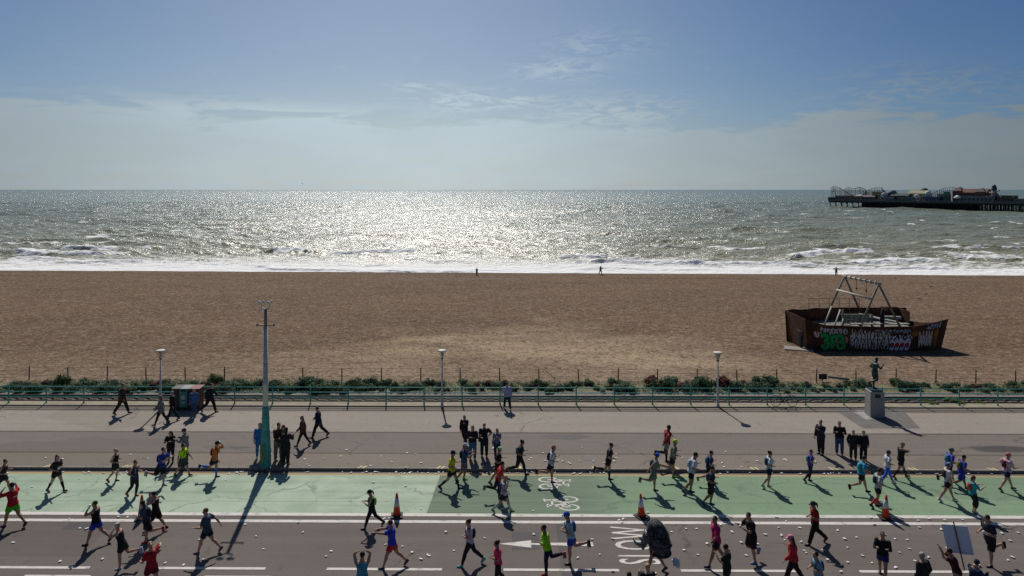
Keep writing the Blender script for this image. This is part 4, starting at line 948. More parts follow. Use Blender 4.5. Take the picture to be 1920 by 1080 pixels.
    if bib:
        sg = -1 if bib == 'back' else 1; t_ = .13 if sg > 0 else .20; dd = .079 if sg > 0 else .083
        def bibq(x, z, d): return sc_(hip + S * (t_ + z) + F * sg * d + X_ * x)
        mb = MB(); vs = [bibq(x, z, dd + e - abs(x) * .28) for e in (0, .003) for z in (-.032, .032) for x in (-.045, -.015, .015, .045)]
        mb.add(vs, [(0, 1, 5, 4), (1, 2, 6, 5), (2, 3, 7, 6), (8, 12, 13, 9), (9, 13, 14, 10), (10, 14, 15, 11), (0, 8, 9, 1), (1, 9, 10, 2), (2, 10, 11, 3), (4, 5, 13, 12), (5, 6, 14, 13), (6, 7, 15, 14), (0, 4, 12, 8), (3, 11, 15, 7)])
        o = mb.build('race_bib', M('race bib', (.66, .66, .68), .7, var=.1), rt, recalc=True)
    if bag:
        bk, bcol = bag; c0 = hip + X_ * .125 + S * .05
        if allmat is None:
            mb = MB(); mb.rings([(sc_(c0 + V(.015, 0, z)), sc_(V(a, 0, 0)), sc_(V(0, b, 0))) for z, a, b in ((-.11, .030, .075), (-.09, .038, .085), (0, .030, .078), (.03, .012, .06))], 12)
            mb.tube([sc_(x) for x in (c0 + V(0, .05, .02), hip + S * .30 + X_ * .085, c0 + V(0, -.05, .02))], H * .006, 5)
            bo = mb.build('handbag', C(bcol), None, True); bo.location = rt.location; bo.rotation_euler = rt.rotation_euler
            tag(bo, bk, 'bag')
    if drink:
        sh, eb, wr, d2 = A[-1 if drink == 'L' else 1]; p_ = rt.location + Euler((0, 0, rt.rotation_euler.z)).to_matrix() @ sc_(wr + d2 * .07)
        mb = MB(); mb.tube([(0, 0, -.05), (0, 0, .05)], [.028, .038], 10); o = mb.build('paper_cup', m_cup, None, True); o.location = p_; o.rotation_euler = (.3, .2, 0)
        tag(o, 'white paper cup in the hand of the ' + label, 'cup') if len(('white paper cup in the hand of the ' + label).split()) <= 16 else tag(o, 'white paper cup held by the ' + ' '.join(label.split()[:10]), 'cup')
    return rt, H, A, hip, hc
HAIR = {'k': (.014, .010, .009), 'b': (.045, .024, .014), 'l': (.10, .055, .028), 'y': (.36, .24, .11), 'r': (.14, .045, .020), 'g': (.30, .28, .26)}
rnd_h = 'b'
BLK = (.021, .021, .024); NVY = (.016, .022, .055); WHT = (.60, .60, .62); GRY = (.17, .17, .18); DKG = (.045, .046, .05); BLU = (.025, .065, .36); SKY = (.20, .33, .50); RED = (.48, .025, .025); LIM = (.30, .62, .02); TLC = (.03, .30, .34); BRN = (.065, .035, .022)
def PP(px, py, pt, hd, legs, arms, hr, hcol, top, bottom, shoes, label, **kw):
    global rnd_h; rnd_h = hcol
    return person(px, py, pt, hd, legs, arms, hr, top, bottom, shoes, label, **kw)
rg_, lg_, wg_, sg_ = 'runners on the green lane', 'runners on the near lane', 'walkers on the promenade', 'spectators on the promenade'
# ---- promenade walkers
PP(229, 777, 721, 5, 'walk', 'phone', 'short', 'r', (BRN, 'coat', -.12), ('trousers', BLK), BLK, 'person in a long brown coat and blue rucksack walking beside the railing', pack=(.10, .17, .28), group=wg_)
PP(302, 797, 744, 200, 'walk', 'swing', 'long', 'l', (GRY, 'coat', -.09), ('leggings', BLK), BLK, 'person in a grey hoodie and black leggings walking below the lamp post', group=wg_)
PP(324, 787, 735, 185, 'walk2', 'swing2', 'short', 'g', ((.03, .018, .018), 'coat', -.06), ('trousers', BLK), BLK, 'grey haired person in a dark coat walking in front of the bins', group=wg_)
PP(364, 780, 730, 280, 'close', 'down', 'long', 'y', ((.05, .14, .30), 'coat', -.03), ('trousers', (.04, .09, .19)), WHT, 'fair haired person in denim jacket and jeans standing by the red bin panel', group=wg_)
PP(394, 773, 719, 350, 'wide', 'swing', 'short', 'k', (BLK, 'coat', -.04), ('trousers', BLK), BLK, 'person all in black striding past the right end of the bins', pack=(.02, .02, .022), group=wg_)
PP(320, 868, 808, 275, 'stand', 'fwd', 'long', 'b', (BLK, 'coat', -.06), ('leggings', BLK), BLK, 'long haired person in a black jacket standing above the blue shirted runner', group=sg_)
PP(347, 870, 804, 190, 'stand', 'fwd', 'short', 'b', (GRY, 'coat', -.03), ('trousers', DKG), DKG, 'person in a grey hoodie and dark cap standing behind the neon yellow runner', hat=('cap', DKG), group=sg_)
PP(487, 859, 793, 300, 'stand', 'down', 'long', 'b', ((.035, .13, .40), 'coat', -.06), ('leggings', (.03, .16, .30)), WHT, 'person in bright blue clothes half hidden by the teal pole base', bag=('pale grey shoulder bag on the person half hidden by the teal pole', (.42, .42, .40)), group=sg_)
PP(522, 863, 790, 320, 'stand2', 'hip', 'short', 'k', ((.09, .035, .022), 'long'), ('trousers', (.16, .14, .12)), BLK, 'person in a brown jumper with one hand on the hip right of the pole', group=sg_, skin=1)
PP(532, 862, 797, 200, 'stand', 'fold', 'long', 'l', ((.22, .12, .085), 'long'), ('trousers', DKG), BLK, 'fair brown haired person standing between the two dark clad people by the pole', group=sg_)
PP(536, 872, 802, 80, 'stand', 'fwd', 'long', 'k', (BLK, 'coat', -.10), ('trousers', BLK), BLK, 'black haired person in a long black coat seen from behind by the pole', group=sg_)
PP(568, 837, 782, 190, 'walk', 'swing', 'long', 'l', ((.10, .062, .036), 'coat', -.03), ('leggings', (.03, .02, .018)), BLK, 'person in a short brown jacket and dark leggings walking left', group=wg_)
PP(597, 820, 763, 185, 'wide', 'swing2', 'short', 'l', (NVY, 'coat', -.08), ('trousers', BLK), BLK, 'person in a navy coat striding left along the middle of the promenade', group=wg_)
PP(951, 768, 719, 110, 'walk', 'swing', 'short', 'k', ((.30, .32, .48), 'coat', -.04), ('trousers', (.02, .035, .05)), WHT, 'person in a lilac white jacket walking alone next to the railing', group=wg_)
PP(871, 832, 780, 260, 'close', 'phone', 'long', 'b', (BLK, 'coat', -.11), ('trousers', BLK), BLK, 'person in a long black coat farthest back of the four spectators', group=sg_)
PP(886, 862, 798, 270, 'stand', 'fold', 'long', 'l', ((.03, .02, .02), 'coat', -.0), ('trousers', (.045, .13, .24)), BLK, 'long haired person in a black jacket and bright blue jeans', group=sg_)
PP(908, 857, 793, 275, 'stand2', 'hip', 'bald', 'b', ((.018, .018, .022), 'short'), ('trousers', (.018, .03, .03)), BLK, 'bald person in a black tee and dark trousers facing the road', skin=1, bag=('black bag hanging at the side of the bald person', BLK), group=sg_)
PP(932, 858, 804, 260, 'stand', 'phone', 'long', 'r', ((.17, .20, .29), 'short', -.02), ('trousers', (.025, .05, .11)), DKG, 'red haired person in a grey blue tee with a blue bag', bag=('royal blue bag hanging from the shoulder of the red haired person', (.02, .05, .38)), group=sg_)
PP(1250, 868, 800, 20, 'fly', 'back', 'short', 'k', ((.36, .04, .045), 'short'), ('shorts', (.30, .29, .28)), BLK, 'runner in a red tee and pale shorts running on the promenade', skin=3, socks=BLK, pack=None, group=rg_)
PP(1539, 852, 788, 210, 'stand', 'phone', 'short', 'b', ((.025, .03, .04), 'coat', -.02), ('trousers', BLK), BLK, 'leftmost of the four people standing together, slim in a dark jacket', group=sg_)
PP(1574, 853, 790, 250, 'stand2', 'fwd', 'short', 'b', ((.018, .018, .02), 'coat', -.0), ('trousers', (.05, .075, .16)), GRY, 'person in a black jacket and blue jeans beside three dark clad spectators', group=sg_)
PP(1600, 862, 806, 250, 'stand', 'pockets', 'short', 'g', ((.022, .022, .022), 'coat', -.0), ('trousers', (.03, .03, .032)), BLK, 'shorter grey haired person in a black jacket, hands in pockets', group=sg_)
PP(1619, 864, 807, 275, 'stand', 'pockets', 'short', 'g', ((.018, .018, .022), 'coat', -.10), ('trousers', BLK), BLK, 'rightmost of the four standing people, in a long dark coat', group=sg_)
# ---- green lane runners, all heading right
PP(5, 925, 862, 5, 'run', 'mid', 'bun', 'k', ((.02, .018, .03), 'vest'), ('shorts', BLK), DKG, 'dark haired runner in a black vest cut by the left picture edge', skin=1, drink='R', group=rg_)
PP(106, 923, 855, -10, 'walk', 'mid', 'long', 'b', (BLK, 'short'), ('skirt', BLK), DKG, 'long haired runner in black with knee high black socks on the pale green lane', socks=BLK, bib='front', group=rg_)
PP(216, 903, 844, 0, 'close', 'mid', 'bun', 'y', ((.018, .015, .018), 'vest'), ('shorts', BLK), DKG, 'blond runner in black vest and shorts with a small pink bag', skin=0, group=rg_)
PP(252, 931, 865, -15, 'close', 'mid', 'short', 'k', ((.025, .035, .07), 'vest'), ('leggings', BLK), (.40, .06, .05), 'runner in a navy vest, black leggings and red shoes on the pale green lane', pack=(.30, .31, .34), skin=1, group=rg_)
PP(302, 912, 841, -5, 'fly', 'fwd', 'short', 'b', ((.025, .05, .30), 'short'), ('loose', (.012, .014, .02)), (.30, .33, .30), 'runner in a royal blue tee and long black shorts', pack=(.02, .03, .07), skin=1, drink='R', group=rg_)
PP(343, 893, 834, -10, 'walk', 'swing', 'short', 'k', ((.45, .75, .02), 'short', .09), ('loose', (.05, .055, .06)), DKG, 'neon yellow topped runner with grey shorts beside the gutter', skin=1, pack=(.015, .015, .015), group=rg_)
PP(402, 896, 830, 5, 'fly', 'drink', 'short', 'k', ((.60, .17, .02), 'short'), ('shorts', BLK), (.02, .05, .10), 'runner in an orange tee, black cap and blue knee socks drinking', hat=('cap', BLK), socks=(.03, .13, .48), skin=1, pack=(.10, .012, .012), drink='L', group=rg_)
PP(24, 988, 906, 165, 'wide', 'face', 'short', 'k', ((.42, .018, .022), 'short'), ('shorts', (.06, .46, .02)), DKG, 'person in a red shirt and lime green shorts at the left edge', bib='back', skin=1, group=lg_)
PP(847, 918, 846, 0, 'wide', 'mid', 'short', 'k', ((.52, .50, .025), 'short'), ('shorts', BLK), NVY, 'runner in a yellow tee with black cap, shorts and socks', hat=('cap', BLK), socks=BLK, skin=1, group=rg_)
PP(870, 902, 834, 5, 'close', 'fwd', 'short', 'k', ((.03, .06, .14), 'short'), ('loose', (.14, .13, .16)), (.03, .32, .10), 'runner in a white cap and grey shorts with green shoes behind the yellow tee', hat=('cap', (.50, .52, .58)), pack=BLK, skin=2, group=rg_)
PP(934, 908, 841, 0, 'walk', 'mid', 'short', 'k', ((.015, .015, .017), 'short'), ('shorts', (.13, .02, .03)), BLK, 'runner in a white and green cap and black top behind the red shirt', hat=('cap', (.30, .62, .32)), skin=1, group=rg_)
PP(934, 935, 867, 5, 'fly', 'run', 'short', 'k', ((.52, .03, .03), 'short'), ('leggings', BLK), (.05, .22, .10), 'runner in a red tee and black leggings in long stride', skin=2, lean=16, group=rg_)
PP(945, 961, 892, 0, 'wide', 'mid', 'bald', 'b', ((.42, .44, .52), 'vest'), ('shorts', BLK), (.10, .30, .12), 'bald runner in a white and blue vest passing in front of the red tee', skin=1, pack=(.03, .05, .22), socks=(.40, .42, .44), group=rg_)
PP(974, 892, 825, 0, 'run', 'mid', 'bun', 'k', ((.018, .02, .022), 'short'), ('leggings', BLK), (.025, .025, .03), 'slim runner in black leggings with a grey green pack', pack=(.14, .20, .19), skin=2, group=rg_)
PP(1033, 907, 838, 0, 'fly', 'mid', 'short', 'k', ((.55, .56, .60), 'short'), ('shorts', BLK), BLK, 'runner in a white tee with black backpack beside the bicycle marking', pack=(.02, .022, .035), hat=('capback', (.36, .16, .12)), skin=1, group=rg_)
PP(1141, 901, 833, 0, 'fly', 'mid', 'bun', 'b', (BLK, 'short'), ('skirt', (.02, .02, .02)), BLK, 'runner dressed all in black carrying a clear bottle', socks=BLK, skin=0, drink='R', group=rg_)
PP(1261, 897, 827, 0, 'fly', 'mid', 'short', 'k', ((.15, .17, .13), 'short'), ('shorts', BLK), (.24, .42, .03), 'runner in a lime cap and olive grey top', hat=('beanie', (.42, .70, .03)), skin=1, group=rg_)
PP(1226, 922, 852, 0, 'fly', 'back', 'short', 'k', ((.17, .19, .17), 'short'), ('loose', (.14, .155, .14)), (.02, .08, .12), 'runner in a blue cap and grey shorts stretching one arm back', hat=('cap', (.025, .10, .60)), pack=(.02, .03, .06), skin=1, group=rg_)
PP(1296, 925, 850, 0, 'close', 'mid', 'short', 'k', ((.52, .54, .60), 'short'), ('shorts', (.014, .016, .025)), (.02, .07, .15), 'runner in a white tee with a navy sleeve', pack=(.30, .34, .42), skin=2, lean=14, group=rg_)
PP(1329, 908, 845, 0, 'run', 'mid', 'short', 'k', ((.02, .035, .10), 'short'), ('shorts', BLK), (.10, .24, .06), 'runner in a navy top almost hidden behind another dark runner', skin=1, pack=(.05, .14, .26), group=rg_)
PP(1333, 948, 876, -10, 'close', 'mid', 'short', 'k', ((.018, .022, .05), 'short'), ('loose', BLK), (.02, .045, .20), 'runner in navy top and long black shorts in front of the navy pair', skin=2, pack=(.06, .06, .10), group=rg_)
PP(1442, 914, 848, 0, 'close', 'mid', 'bun', 'k', ((.50, .56, .62), 'short'), ('shorts', (.015, .016, .025)), (.45, .55, .45), 'runner in a pale blue tee and navy pack running alone', pack=(.02, .06, .12), skin=1, group=rg_)
PP(1519, 903, 845, 0, 'close', 'mid', 'short', 'l', ((.10, .05, .32), 'short'), ('leggings', (.014, .018, .03)), BLK, 'runner in a purple and teal top with black leggings', pack=(.03, .24, .26), skin=1, group=rg_)
PP(1615, 924, 855, 0, 'run', 'mid', 'short', 'k', ((.02, .24, .38), 'short'), ('shorts', BLK), BLK, 'runner in a turquoise vest and black shorts near the kerb', pack=(.05, .34, .42), skin=1, group=rg_)
PP(1646, 951, 881, 0, 'close', 'mid', 'short', 'k', ((.36, .42, .42), 'short'), ('shorts', BLK), BLK, 'runner with red socks and black pack just left of the cone', pack=(.02, .03, .05), socks=(.55, .05, .04), skin=1, group=rg_)
PP(1664, 907, 847, 0, 'walk', 'mid', 'short', 'k', ((.55, .56, .60), 'short'), ('leggings', (.06, .13, .62)), WHT, 'runner in a white top and bright blue leggings', hat=('cap', (.04, .05, .06)), skin=2, group=rg_)
PP(1689, 897, 832, 0, 'walk', 'head2', 'bald', 'b', (BLK, 'short'), ('shorts', BLK), (.16, .05, .04), 'tall runner in black with one hand behind the neck', socks=BLK, skin=1, pack=None, hat=('beanie', (.24, .20, .19)), group=rg_)
PP(1779, 906, 840, 0, 'run', 'mid', 'short', 'k', ((.04, .08, .42), 'short'), ('shorts', NVY), DKG, 'runner in a grey cap and blue jacket behind the white shirt', hat=('cap', (.12, .17, .20)), pack=(.08, .22, .34), skin=1, group=rg_)
PP(1776, 940, 870, -5, 'walk', 'down', 'short', 'k', ((.52, .50, .54), 'short'), ('shorts', BLK), (.58, .56, .58), 'runner in a white tee, grey cap and black pack with white shoes', hat=('cap', (.18, .25, .28)), pack=(.03, .035, .05), skin=1, group=rg_)
PP(1802, 918, 853, 0, 'run', 'mid', 'short', 'k', ((.03, .045, .32), 'short'), ('loose', (.025, .04, .30)), (.20, .10, .07), 'black haired runner in blue with a dark yellow edged pack', pack=(.16, .15, .03), skin=2, group=rg_)
PP(1824, 962, 893, -5, 'bend', 'fwd', 'pony', 'r', ((.03, .30, .36), 'short'), ('cropped', BLK), (.22, .22, .24), 'red haired runner in a teal top and black cropped leggings', pack=(.40, .08, .06), skin=0, group=rg_)
PP(1888, 920, 852, 0, 'walk', 'hip', 'short', 'l', ((.50, .32, .40), 'short'), ('shorts', (.02, .025, .07)), (.12, .07, .05), 'walker in a pink cap and lilac tee at the right of the green lane', hat=('cap', (.60, .16, .22)), pack=(.12, .02, .04), skin=0, group=rg_)
# ---- near lane runners, heading left
PP(180, 1020, 940, 185, 'wide', 'drink', 'short', 'b', ((.018, .016, .018), 'vest'), ('shorts', (.025, .04, .36)), BLK, 'runner in a black vest and royal blue shorts drinking', skin=1, drink='L', group=lg_)
PP(229, 1065, 983, 190, 'fly', 'face', 'bun', 'y', (BLK, 'vest'), ('shorts', BLK), (.42, .46, .60), 'blond runner with a white cap and black vest holding both hands to the face', hat=('cap', (.52, .50, .46)), skin=0, lean=14, group=lg_)
PP(275, 1020, 940, 190, 'fly2', 'mid', 'long', 'b', ((.05, .07, .12), 'short'), ('loose', BLK), RED, 'long haired runner with bright red shoes in the left group', skin=0, pack=(.02, .02, .03), lean=12, group=lg_)
PP(292, 998, 924, 190, 'walk', 'face', 'short', 'k', ((.02, .015, .018), 'vest'), ('loose', (.02, .012, .014)), BLK, 'dark haired runner with raised elbows behind the red shoed runner', skin=1, group=lg_)
PP(284, 1112, 1020, 150, 'walk', 'head2', 'pony', 'y', ((.34, .018, .025), 'short'), ('shorts', (.12, .015, .02)), DKG, 'blond person in a red shirt at the bottom edge, seen from behind', skin=0, group=lg_)
PP(388, 1037, 954, 175, 'wide', 'back', 'short', 'l', ((.045, .065, .10), 'short'), ('shorts', BLK), (.10, .10, .12), 'runner in a slate blue tee and black shorts alone in the left middle', skin=0, group=lg_)
PP(697, 990, 919, 190, 'wide', 'fold', 'pony', 'k', ((.02, .03, .015), 'vest'), ('leggings', BLK), (.03, .035, .07), 'person in a black cap and lime and black top, arms folded, near a cone', hat=('cap', BLK), skin=0, pack=(.25, .55, .03), nod=18, group=lg_)
PP(735, 1064, 976, 183, 'wide', 'reach', 'short', 'b', ((.03, .05, .42), 'short'), ('shorts', (.50, .035, .045)), (.03, .045, .09), 'runner in a blue shirt and red shorts stretching both arms forward', skin=1, group=lg_)
PP(679, 1133, 1036, 100, 'stand', 'up', 'short', 'k', ((.05, .24, .33), 'vest'), ('shorts', NVY), DKG, 'person in a turquoise vest with arms raised at the bottom edge', skin=1, group=lg_)
PP(881, 1060, 974, 185, 'wide', 'mid', 'bun', 'b', ((.46, .45, .54), 'vest'), ('leggings', BLK), (.06, .42, .36), 'runner in a white vest, black leggings and turquoise shoes', pack=(.03, .03, .08), skin=0, group=lg_)
PP(934, 1103, 1016, 190, 'close', 'mid', 'bun', 'k', ((.75, .04, .12), 'short'), ('leggings', (.03, .02, .025)), (.3, .05, .1), 'person in a bright pink tee at the bottom edge', skin=2, group=lg_)
PP(1026, 1075, 987, 185, 'fly', 'mid', 'short', 'k', ((.28, .62, .02), 'long'), ('leggings', (.03, .018, .05)), (.48, .05, .05), 'runner in a neon green long sleeved top and red shoes', skin=2, group=lg_)
PP(1070, 1056, 962, 185, 'fly', 'mid', 'short', 'b', ((.33, .42, .50), 'short'), ('shorts', (.03, .07, .38)), BLK, 'runner in a blue cap with a blue pack and blue shorts', hat=('cap', (.03, .09, .34)), pack=(.03, .08, .20), skin=1, group=lg_)
PP(1215, 1154, 1058, 100, 'stand', 'fwd', 'bun', 'y', ((.02, .03, .025), 'coat'), ('trousers', BLK), BLK, 'fair haired spectator in black at the bottom edge below the costume', skin=0, group=lg_)
PP(1180, 1170, 1073, 90, 'stand', 'down', 'short', 'b', ((.03, .03, .04), 'coat'), ('trousers', BLK), BLK, 'spectator at the bottom edge with only the dark head showing', skin=0, group=lg_)
PP(1343, 1062, 971, 190, 'walk', 'swing', 'short', 'k', ((.46, .02, .12), 'short', -.04), ('shorts', BLK), (.02, .03, .06), 'person in a magenta tee and black shorts walking left', skin=2, group=lg_)
PP(1363, 1112, 1021, 150, 'stand', 'phone', 'short', 'k', ((.014, .022, .018), 'short', -.03), ('shorts', BLK), BLK, 'person in a black tee with a pale green print, seen from behind', bib='back', skin=1, group=lg_)
PP(1410, 1054, 963, 195, 'mid', 'fwd', 'short', 'k', ((.013, .013, .013), 'short'), ('loose', (.02, .02, .022)), (.05, .22, .58), 'runner in black with bright blue shoes', skin=1, drink='L', group=lg_)
PP(1487, 1096, 1007, 170, 'walk', 'swing', 'long', 'k', ((.46, .03, .035), 'coat'), ('trousers', (.025, .02, .02)), BLK, 'person in a pink cap and red jacket near the bottom edge', hat=('cap', (.60, .18, .28)), skin=1, group=lg_)
PP(1528, 1020, 941, 185, 'wide', 'mid', 'pony', 'k', ((.26, .02, .022), 'short', -.05), ('trousers', (.014, .013, .014)), BLK, 'runner with a long black ponytail and dark red tee', hat=('cap', (.04, .05, .06)), skin=2, group=lg_)
PP(1535, 1124, 1034, 190, 'run', 'mid', 'short', 'k', ((.14, .27, .32), 'short'), ('shorts', (.05, .2, .24)), DKG, 'dark haired runner in a pale turquoise tee and navy vest, bottom edge', pack=(.02, .035, .06), skin=1, group=lg_)
PP(1655, 1085, 999, 240, 'walk', 'fwd', 'short', 'b', ((.014, .016, .02), 'long'), ('shorts', (.03, .03, .17)), BLK, 'person in a black long sleeved top and dark blue shorts facing the camera', skin=1, group=lg_)
PP(1730, 1132, 1037, 110, 'stand', 'pockets', 'short', 'g', ((.02, .022, .022), 'coat'), ('trousers', BLK), BLK, 'grey haired spectator in a black jacket at the bottom right', skin=1, group=lg_)
ph_ = PP(1795, 1122, 1032, 150, 'bend', 'hold', 'short', 'k', ((.06, .015, .018), 'short'), ('trousers', (.34, .28, .20)), BLK, 'person in a dark red top holding up the blank placard', skin=1, lean=18, group=lg_)
PP(1828, 1138, 1050, 15, 'stand', 'fwd', 'short', 'k', ((.02, .03, .07), 'coat'), ('trousers', DKG), BLK, 'spectator in a navy cap and coat under the placard', hat=('cap', (.02, .025, .06)), nod=30, skin=1, group=lg_)
PP(1856, 1060, 968, 190, 'fly', 'mid', 'short', 'b', ((.022, .028, .045), 'short'), ('loose', (.016, .015, .016)), BLK, 'runner in a dark tee and black shorts behind the placard', bib='front', skin=1, drink='L', group=lg_)
# ---- three small figures at the water's edge
def shore(px, py):
    y = 140.0
    for _ in range(30):
        q = PD(px, py, y); e = q.z - bz(q.x, q.y); y += e * 7
    return PD(px, py, y)
q = shore(1126, 515); PP(0, 0, 0, 300, 'walk', 'fwd', 'short', 'k', ((.03, .035, .04), 'coat'), ('trousers', BLK), BLK, 'tiny dark clad person standing at the edge of the surf', loc=q, H=1.75)
q = shore(1568, 517); PP(0, 0, 0, 260, 'stand', 'spread', 'short', 'k', ((.10, .10, .10), 'coat'), ('trousers', DKG), BLK, 'tiny person with both arms spread at the water above the wreck', loc=q, H=1.75)
q = shore(894, 516); PP(0, 0, 0, 90, 'bend', 'fold', 'long', 'k', ((.03, .16, .13), 'coat', -.30), ('trousers', (.03, .14, .12)), BLK, 'tiny person wrapped in a teal green cape by the surf', loc=q, H=1.5)
# ---- blank placard on a stick
pl = empty('placard', ph_[0].location + V(.32, .25, 1.25)); pl.rotation_euler = (R(-6), R(-12), R(-34)); tag(pl, 'large blank pale blue placard on a wooden stick, bottom right', 'placard')
mb = MB(); mb.box((-.195, 0, .60), (.38, .012, .92)); mb.box((.195, .0, .58), (.38, .012, .92)); mb.build('board', M('placard card', (.58, .64, .70), .7, var=.06), pl)
mb = MB(); mb.box((0, -.02, .40), (.04, .03, 1.55)); mb.build('stick', M('pine stick', (.16, .09, .04), .8), pl)

# ---- runner inside a rhinoceros shaped costume
rt_, H_, A_, hip_, hc_2 = PP(1228, 1074, 985, 180, 'walk', 'down', 'short', 'k', ((.02, .022, .024), 'short'), ('shorts', BLK), (.05, .05, .07), 'runner inside a bulky grey and black rhinoceros costume', skin=1, cat='costume')
mg, t, b = base_mat('costume grey hide', .85)
nn_ = tex_noise(t, 3.5, 6, .75, objvec(t)); n2_ = tex_noise(t, 14, 4, .7, objvec(t))
c = mix_n(t, smooth_n(t, nn_, .44, .6), (.010, .012, .013), (.075, .078, .075)); c = mix_n(t, smooth_n(t, n2_, .55, .72, 0, .8), c, (.30, .30, .29)); t.links.new(c, b.inputs['Base Color'])
mb = MB()   # forward = +y (heads left)
mb.rings([(V(0, y, z), V(a, 0, 0), V(0, b_, c_)) for y, z, a, b_, c_ in ((-.20, .66, .26, .20, .04), (-.20, .76, .38, .36, .04), (-.17, 1.0, .44, .42, .02), (-.12, 1.35, .44, .42, -.02), (-.02, 1.66, .38, .36, -.04), (.02, 1.84, .28, .25, -.04), (.02, 1.93, .10, .10, 0))], 18)
for yc, zc, a_, b_ in ((-.19, .80, .405, .385), (-.16, 1.12, .455, .435), (-.10, 1.46, .43, .41)):      # folds of the hide
    mb.tube([V(a_ * .98 * math.cos(t_ * math.pi / 9), yc + b_ * math.sin(t_ * math.pi / 9), zc + .05 * math.sin(t_ * math.pi / 9 + 1)) for t_ in range(19)], .035, 7)
ro = mb.build('costume_body', mg, rt_, True)
mb = MB(); mb.rings([(V(0, y, z), V(a, 0, 0), V(0, b_ * .5, b_)) for y, z, a, b_ in ((.10, 1.60, .22, .20), (.24, 1.46, .22, .20), (.36, 1.25, .17, .17), (.44, 1.05, .15, .14), (.48, .93, .12, .10), (.49, .88, .05, .05))], 14)
mh_ = M('pale grey hide', (.13, .13, .125), .85, var=.6, scale=7)
hd_ = mb.build('costume_head', mh_, rt_, True)
mb = MB(); mb.tube([V(0, .52, 1.0), V(0, .70, 1.08), V(0, .82, 1.28)], [.08, .05, .008], 9); mb.tube([V(0, .50, 1.22), V(0, .60, 1.32)], [.05, .008], 8); mb.build('horn', M('grey green horn', (.18, .24, .23), .6), hd_, True)
for s_ in (-1, 1):
    mb = MB(); mb.rings([(V(s_ * .20, .10 + y, 1.62 + z), V(.02, 0, 0), V(0, a, 0)) for y, z, a in ((0, 0, .05), (.05, .09, .09), (.08, .20, .07), (.09, .27, .01))], 8); mb.build('ear', mh_, hd_, True)
    mb = MB(); mb.ball(V(s_ * .18, .36, 1.42), .025, 8, 6); mb.build('eye', m_eye, hd_, True)
mw = M('white costume patch', (.50, .50, .52), .7)
mb = MB(); mb.box((.34, .04, 1.52), (.20, .16, .02), R(25)); mb.box((-.10, -.36, 1.5), (.22, .03, .14)); mb.box((.2, -.36, 1.62), (.16, .03, .10)); mb.box((-.15, .36, 1.55), (.20, .03, .12)); mb.box((.47, -.1, 1.2), (.03, .14, .08)); mb.box((.42, -.25, .85), (.03, .10, .12)); mb.build('patches', mw, ro)
for o_ in (ro, hd_): sm = o_.modifiers.new('smooth', 'SUBSURF'); sm.levels = 2; sm.render_levels = 2
q = ph_[0].location
q = P(1250, 1084, 0)
mb = MB(); n_ = 8
vs = [(.035 * i, .04 * math.sin(i * 1.1) + j * .02, .62 + .26 * (j / 5) + .03 * math.sin(i + j)) for j in range(6) for i in range(n_)]
mb.add(vs, [(j * n_ + i, j * n_ + i + 1, (j + 1) * n_ + i + 1, (j + 1) * n_ + i) for j in range(5) for i in range(n_ - 1)])
o = mb.build('flag', M('white flag cloth', (.55, .58, .62), .8), None); o.location = (q.x + .15, q.y - .4, 0); tag(o, 'small white flag waved at the foot of the rhinoceros costume', 'flag')
sm = o.modifiers.new('th', 'SOLIDIFY'); sm.thickness = .008
# ================================================================ STATUE on its granite block
q = P(1640, 779, Z0)
st = empty('statue', (q.x, q.y, Z0)); tag(st, 'green bronze runner statue standing on a tall granite block by the railing', 'statue')
rz = R(-5)
mgr, t, b = base_mat('granite', .6)
nn_ = tex_noise(t, 40, 4, .8); n2_ = tex_noise(t, 1.6, 5, .7); c = mix_n(t, smooth_n(t, nn_, .35, .7), (.22, .21, .19), (.42, .41, .37)); c = mix_n(t, smooth_n(t, n2_, .5, .8, 0, .4), c, (.13, .12, .11)); t.links.new(c, b.inputs['Base Color'])
mb = MB(); mb.box((0, 0, .78), (.86, .86, 1.56), rz, taper=.94); o = mb.build('plinth', mgr, st)
bv = o.modifiers.new('b', 'BEVEL'); bv.width = .02; bv.segments = 2
pr = Matrix.Rotation(rz, 3, 'Z')
mb = MB(); c = pr @ V(0, -.418, 1.30); mb.box(c, (.30, .03, .22), rz); mb.build('plaque', M('dark bronze plaque', (.02, .025, .022), .4), o)
m_bz, t, b = base_mat('green bronze', .45, .75, .5)
nn_ = tex_noise(t, 6, 5, .7, objvec(t)); t.links.new(mix_n(t, smooth_n(t, nn_, .4, .65), (.012, .026, .024), (.045, .095, .085)), b.inputs['Base Color'])
mb = MB(); mb.box((0, 0, 1.60), (.66, .66, .07), rz); mb.build('bronze_base', m_bz, st)
rnd_h = 'k'
fg = person(0, 0, 0, -5, 'statue', 'run2', 'short', ((1, 1, 1), 'vest'), ('shorts', (1, 1, 1)), (1, 1, 1), '', allmat=m_bz, loc=(0, 0, 1.635), H=1.92, parent=st, name='bronze_figure', lean=6)
ARMS['mid'] = ((5, 16, 92, .2), (-15, 16, 85, .15))
for ch in list(fg[0].children): pass
# merge the figure into one bronze casting
def join_children(rt, name, mat, vox, par):
    mb = MB(); mat_w = rt.matrix_basis.copy()
    exs = MB()
    global PENDING
    keep = []
    for o_, vx, ex in PENDING:
        if o_.parent == rt and ex is not None: exs.add([mat_w @ Vector(v) for v in ex.v], ex.f)
        if o_.parent != rt: keep.append((o_, vx, ex))
    PENDING = keep
    for ch in list(rt.children):
        mb.add([mat_w @ v.co for v in ch.data.vertices], [tuple(p.vertices) for p in ch.data.polygons]); bpy.data.objects.remove(ch)
    bpy.data.objects.remove(rt); o_ = mb.build(name, mat, par, True); PENDING.append((o_, vox, exs)); return o_
join_children(fg[0], 'bronze_figure', m_bz, .010, st)
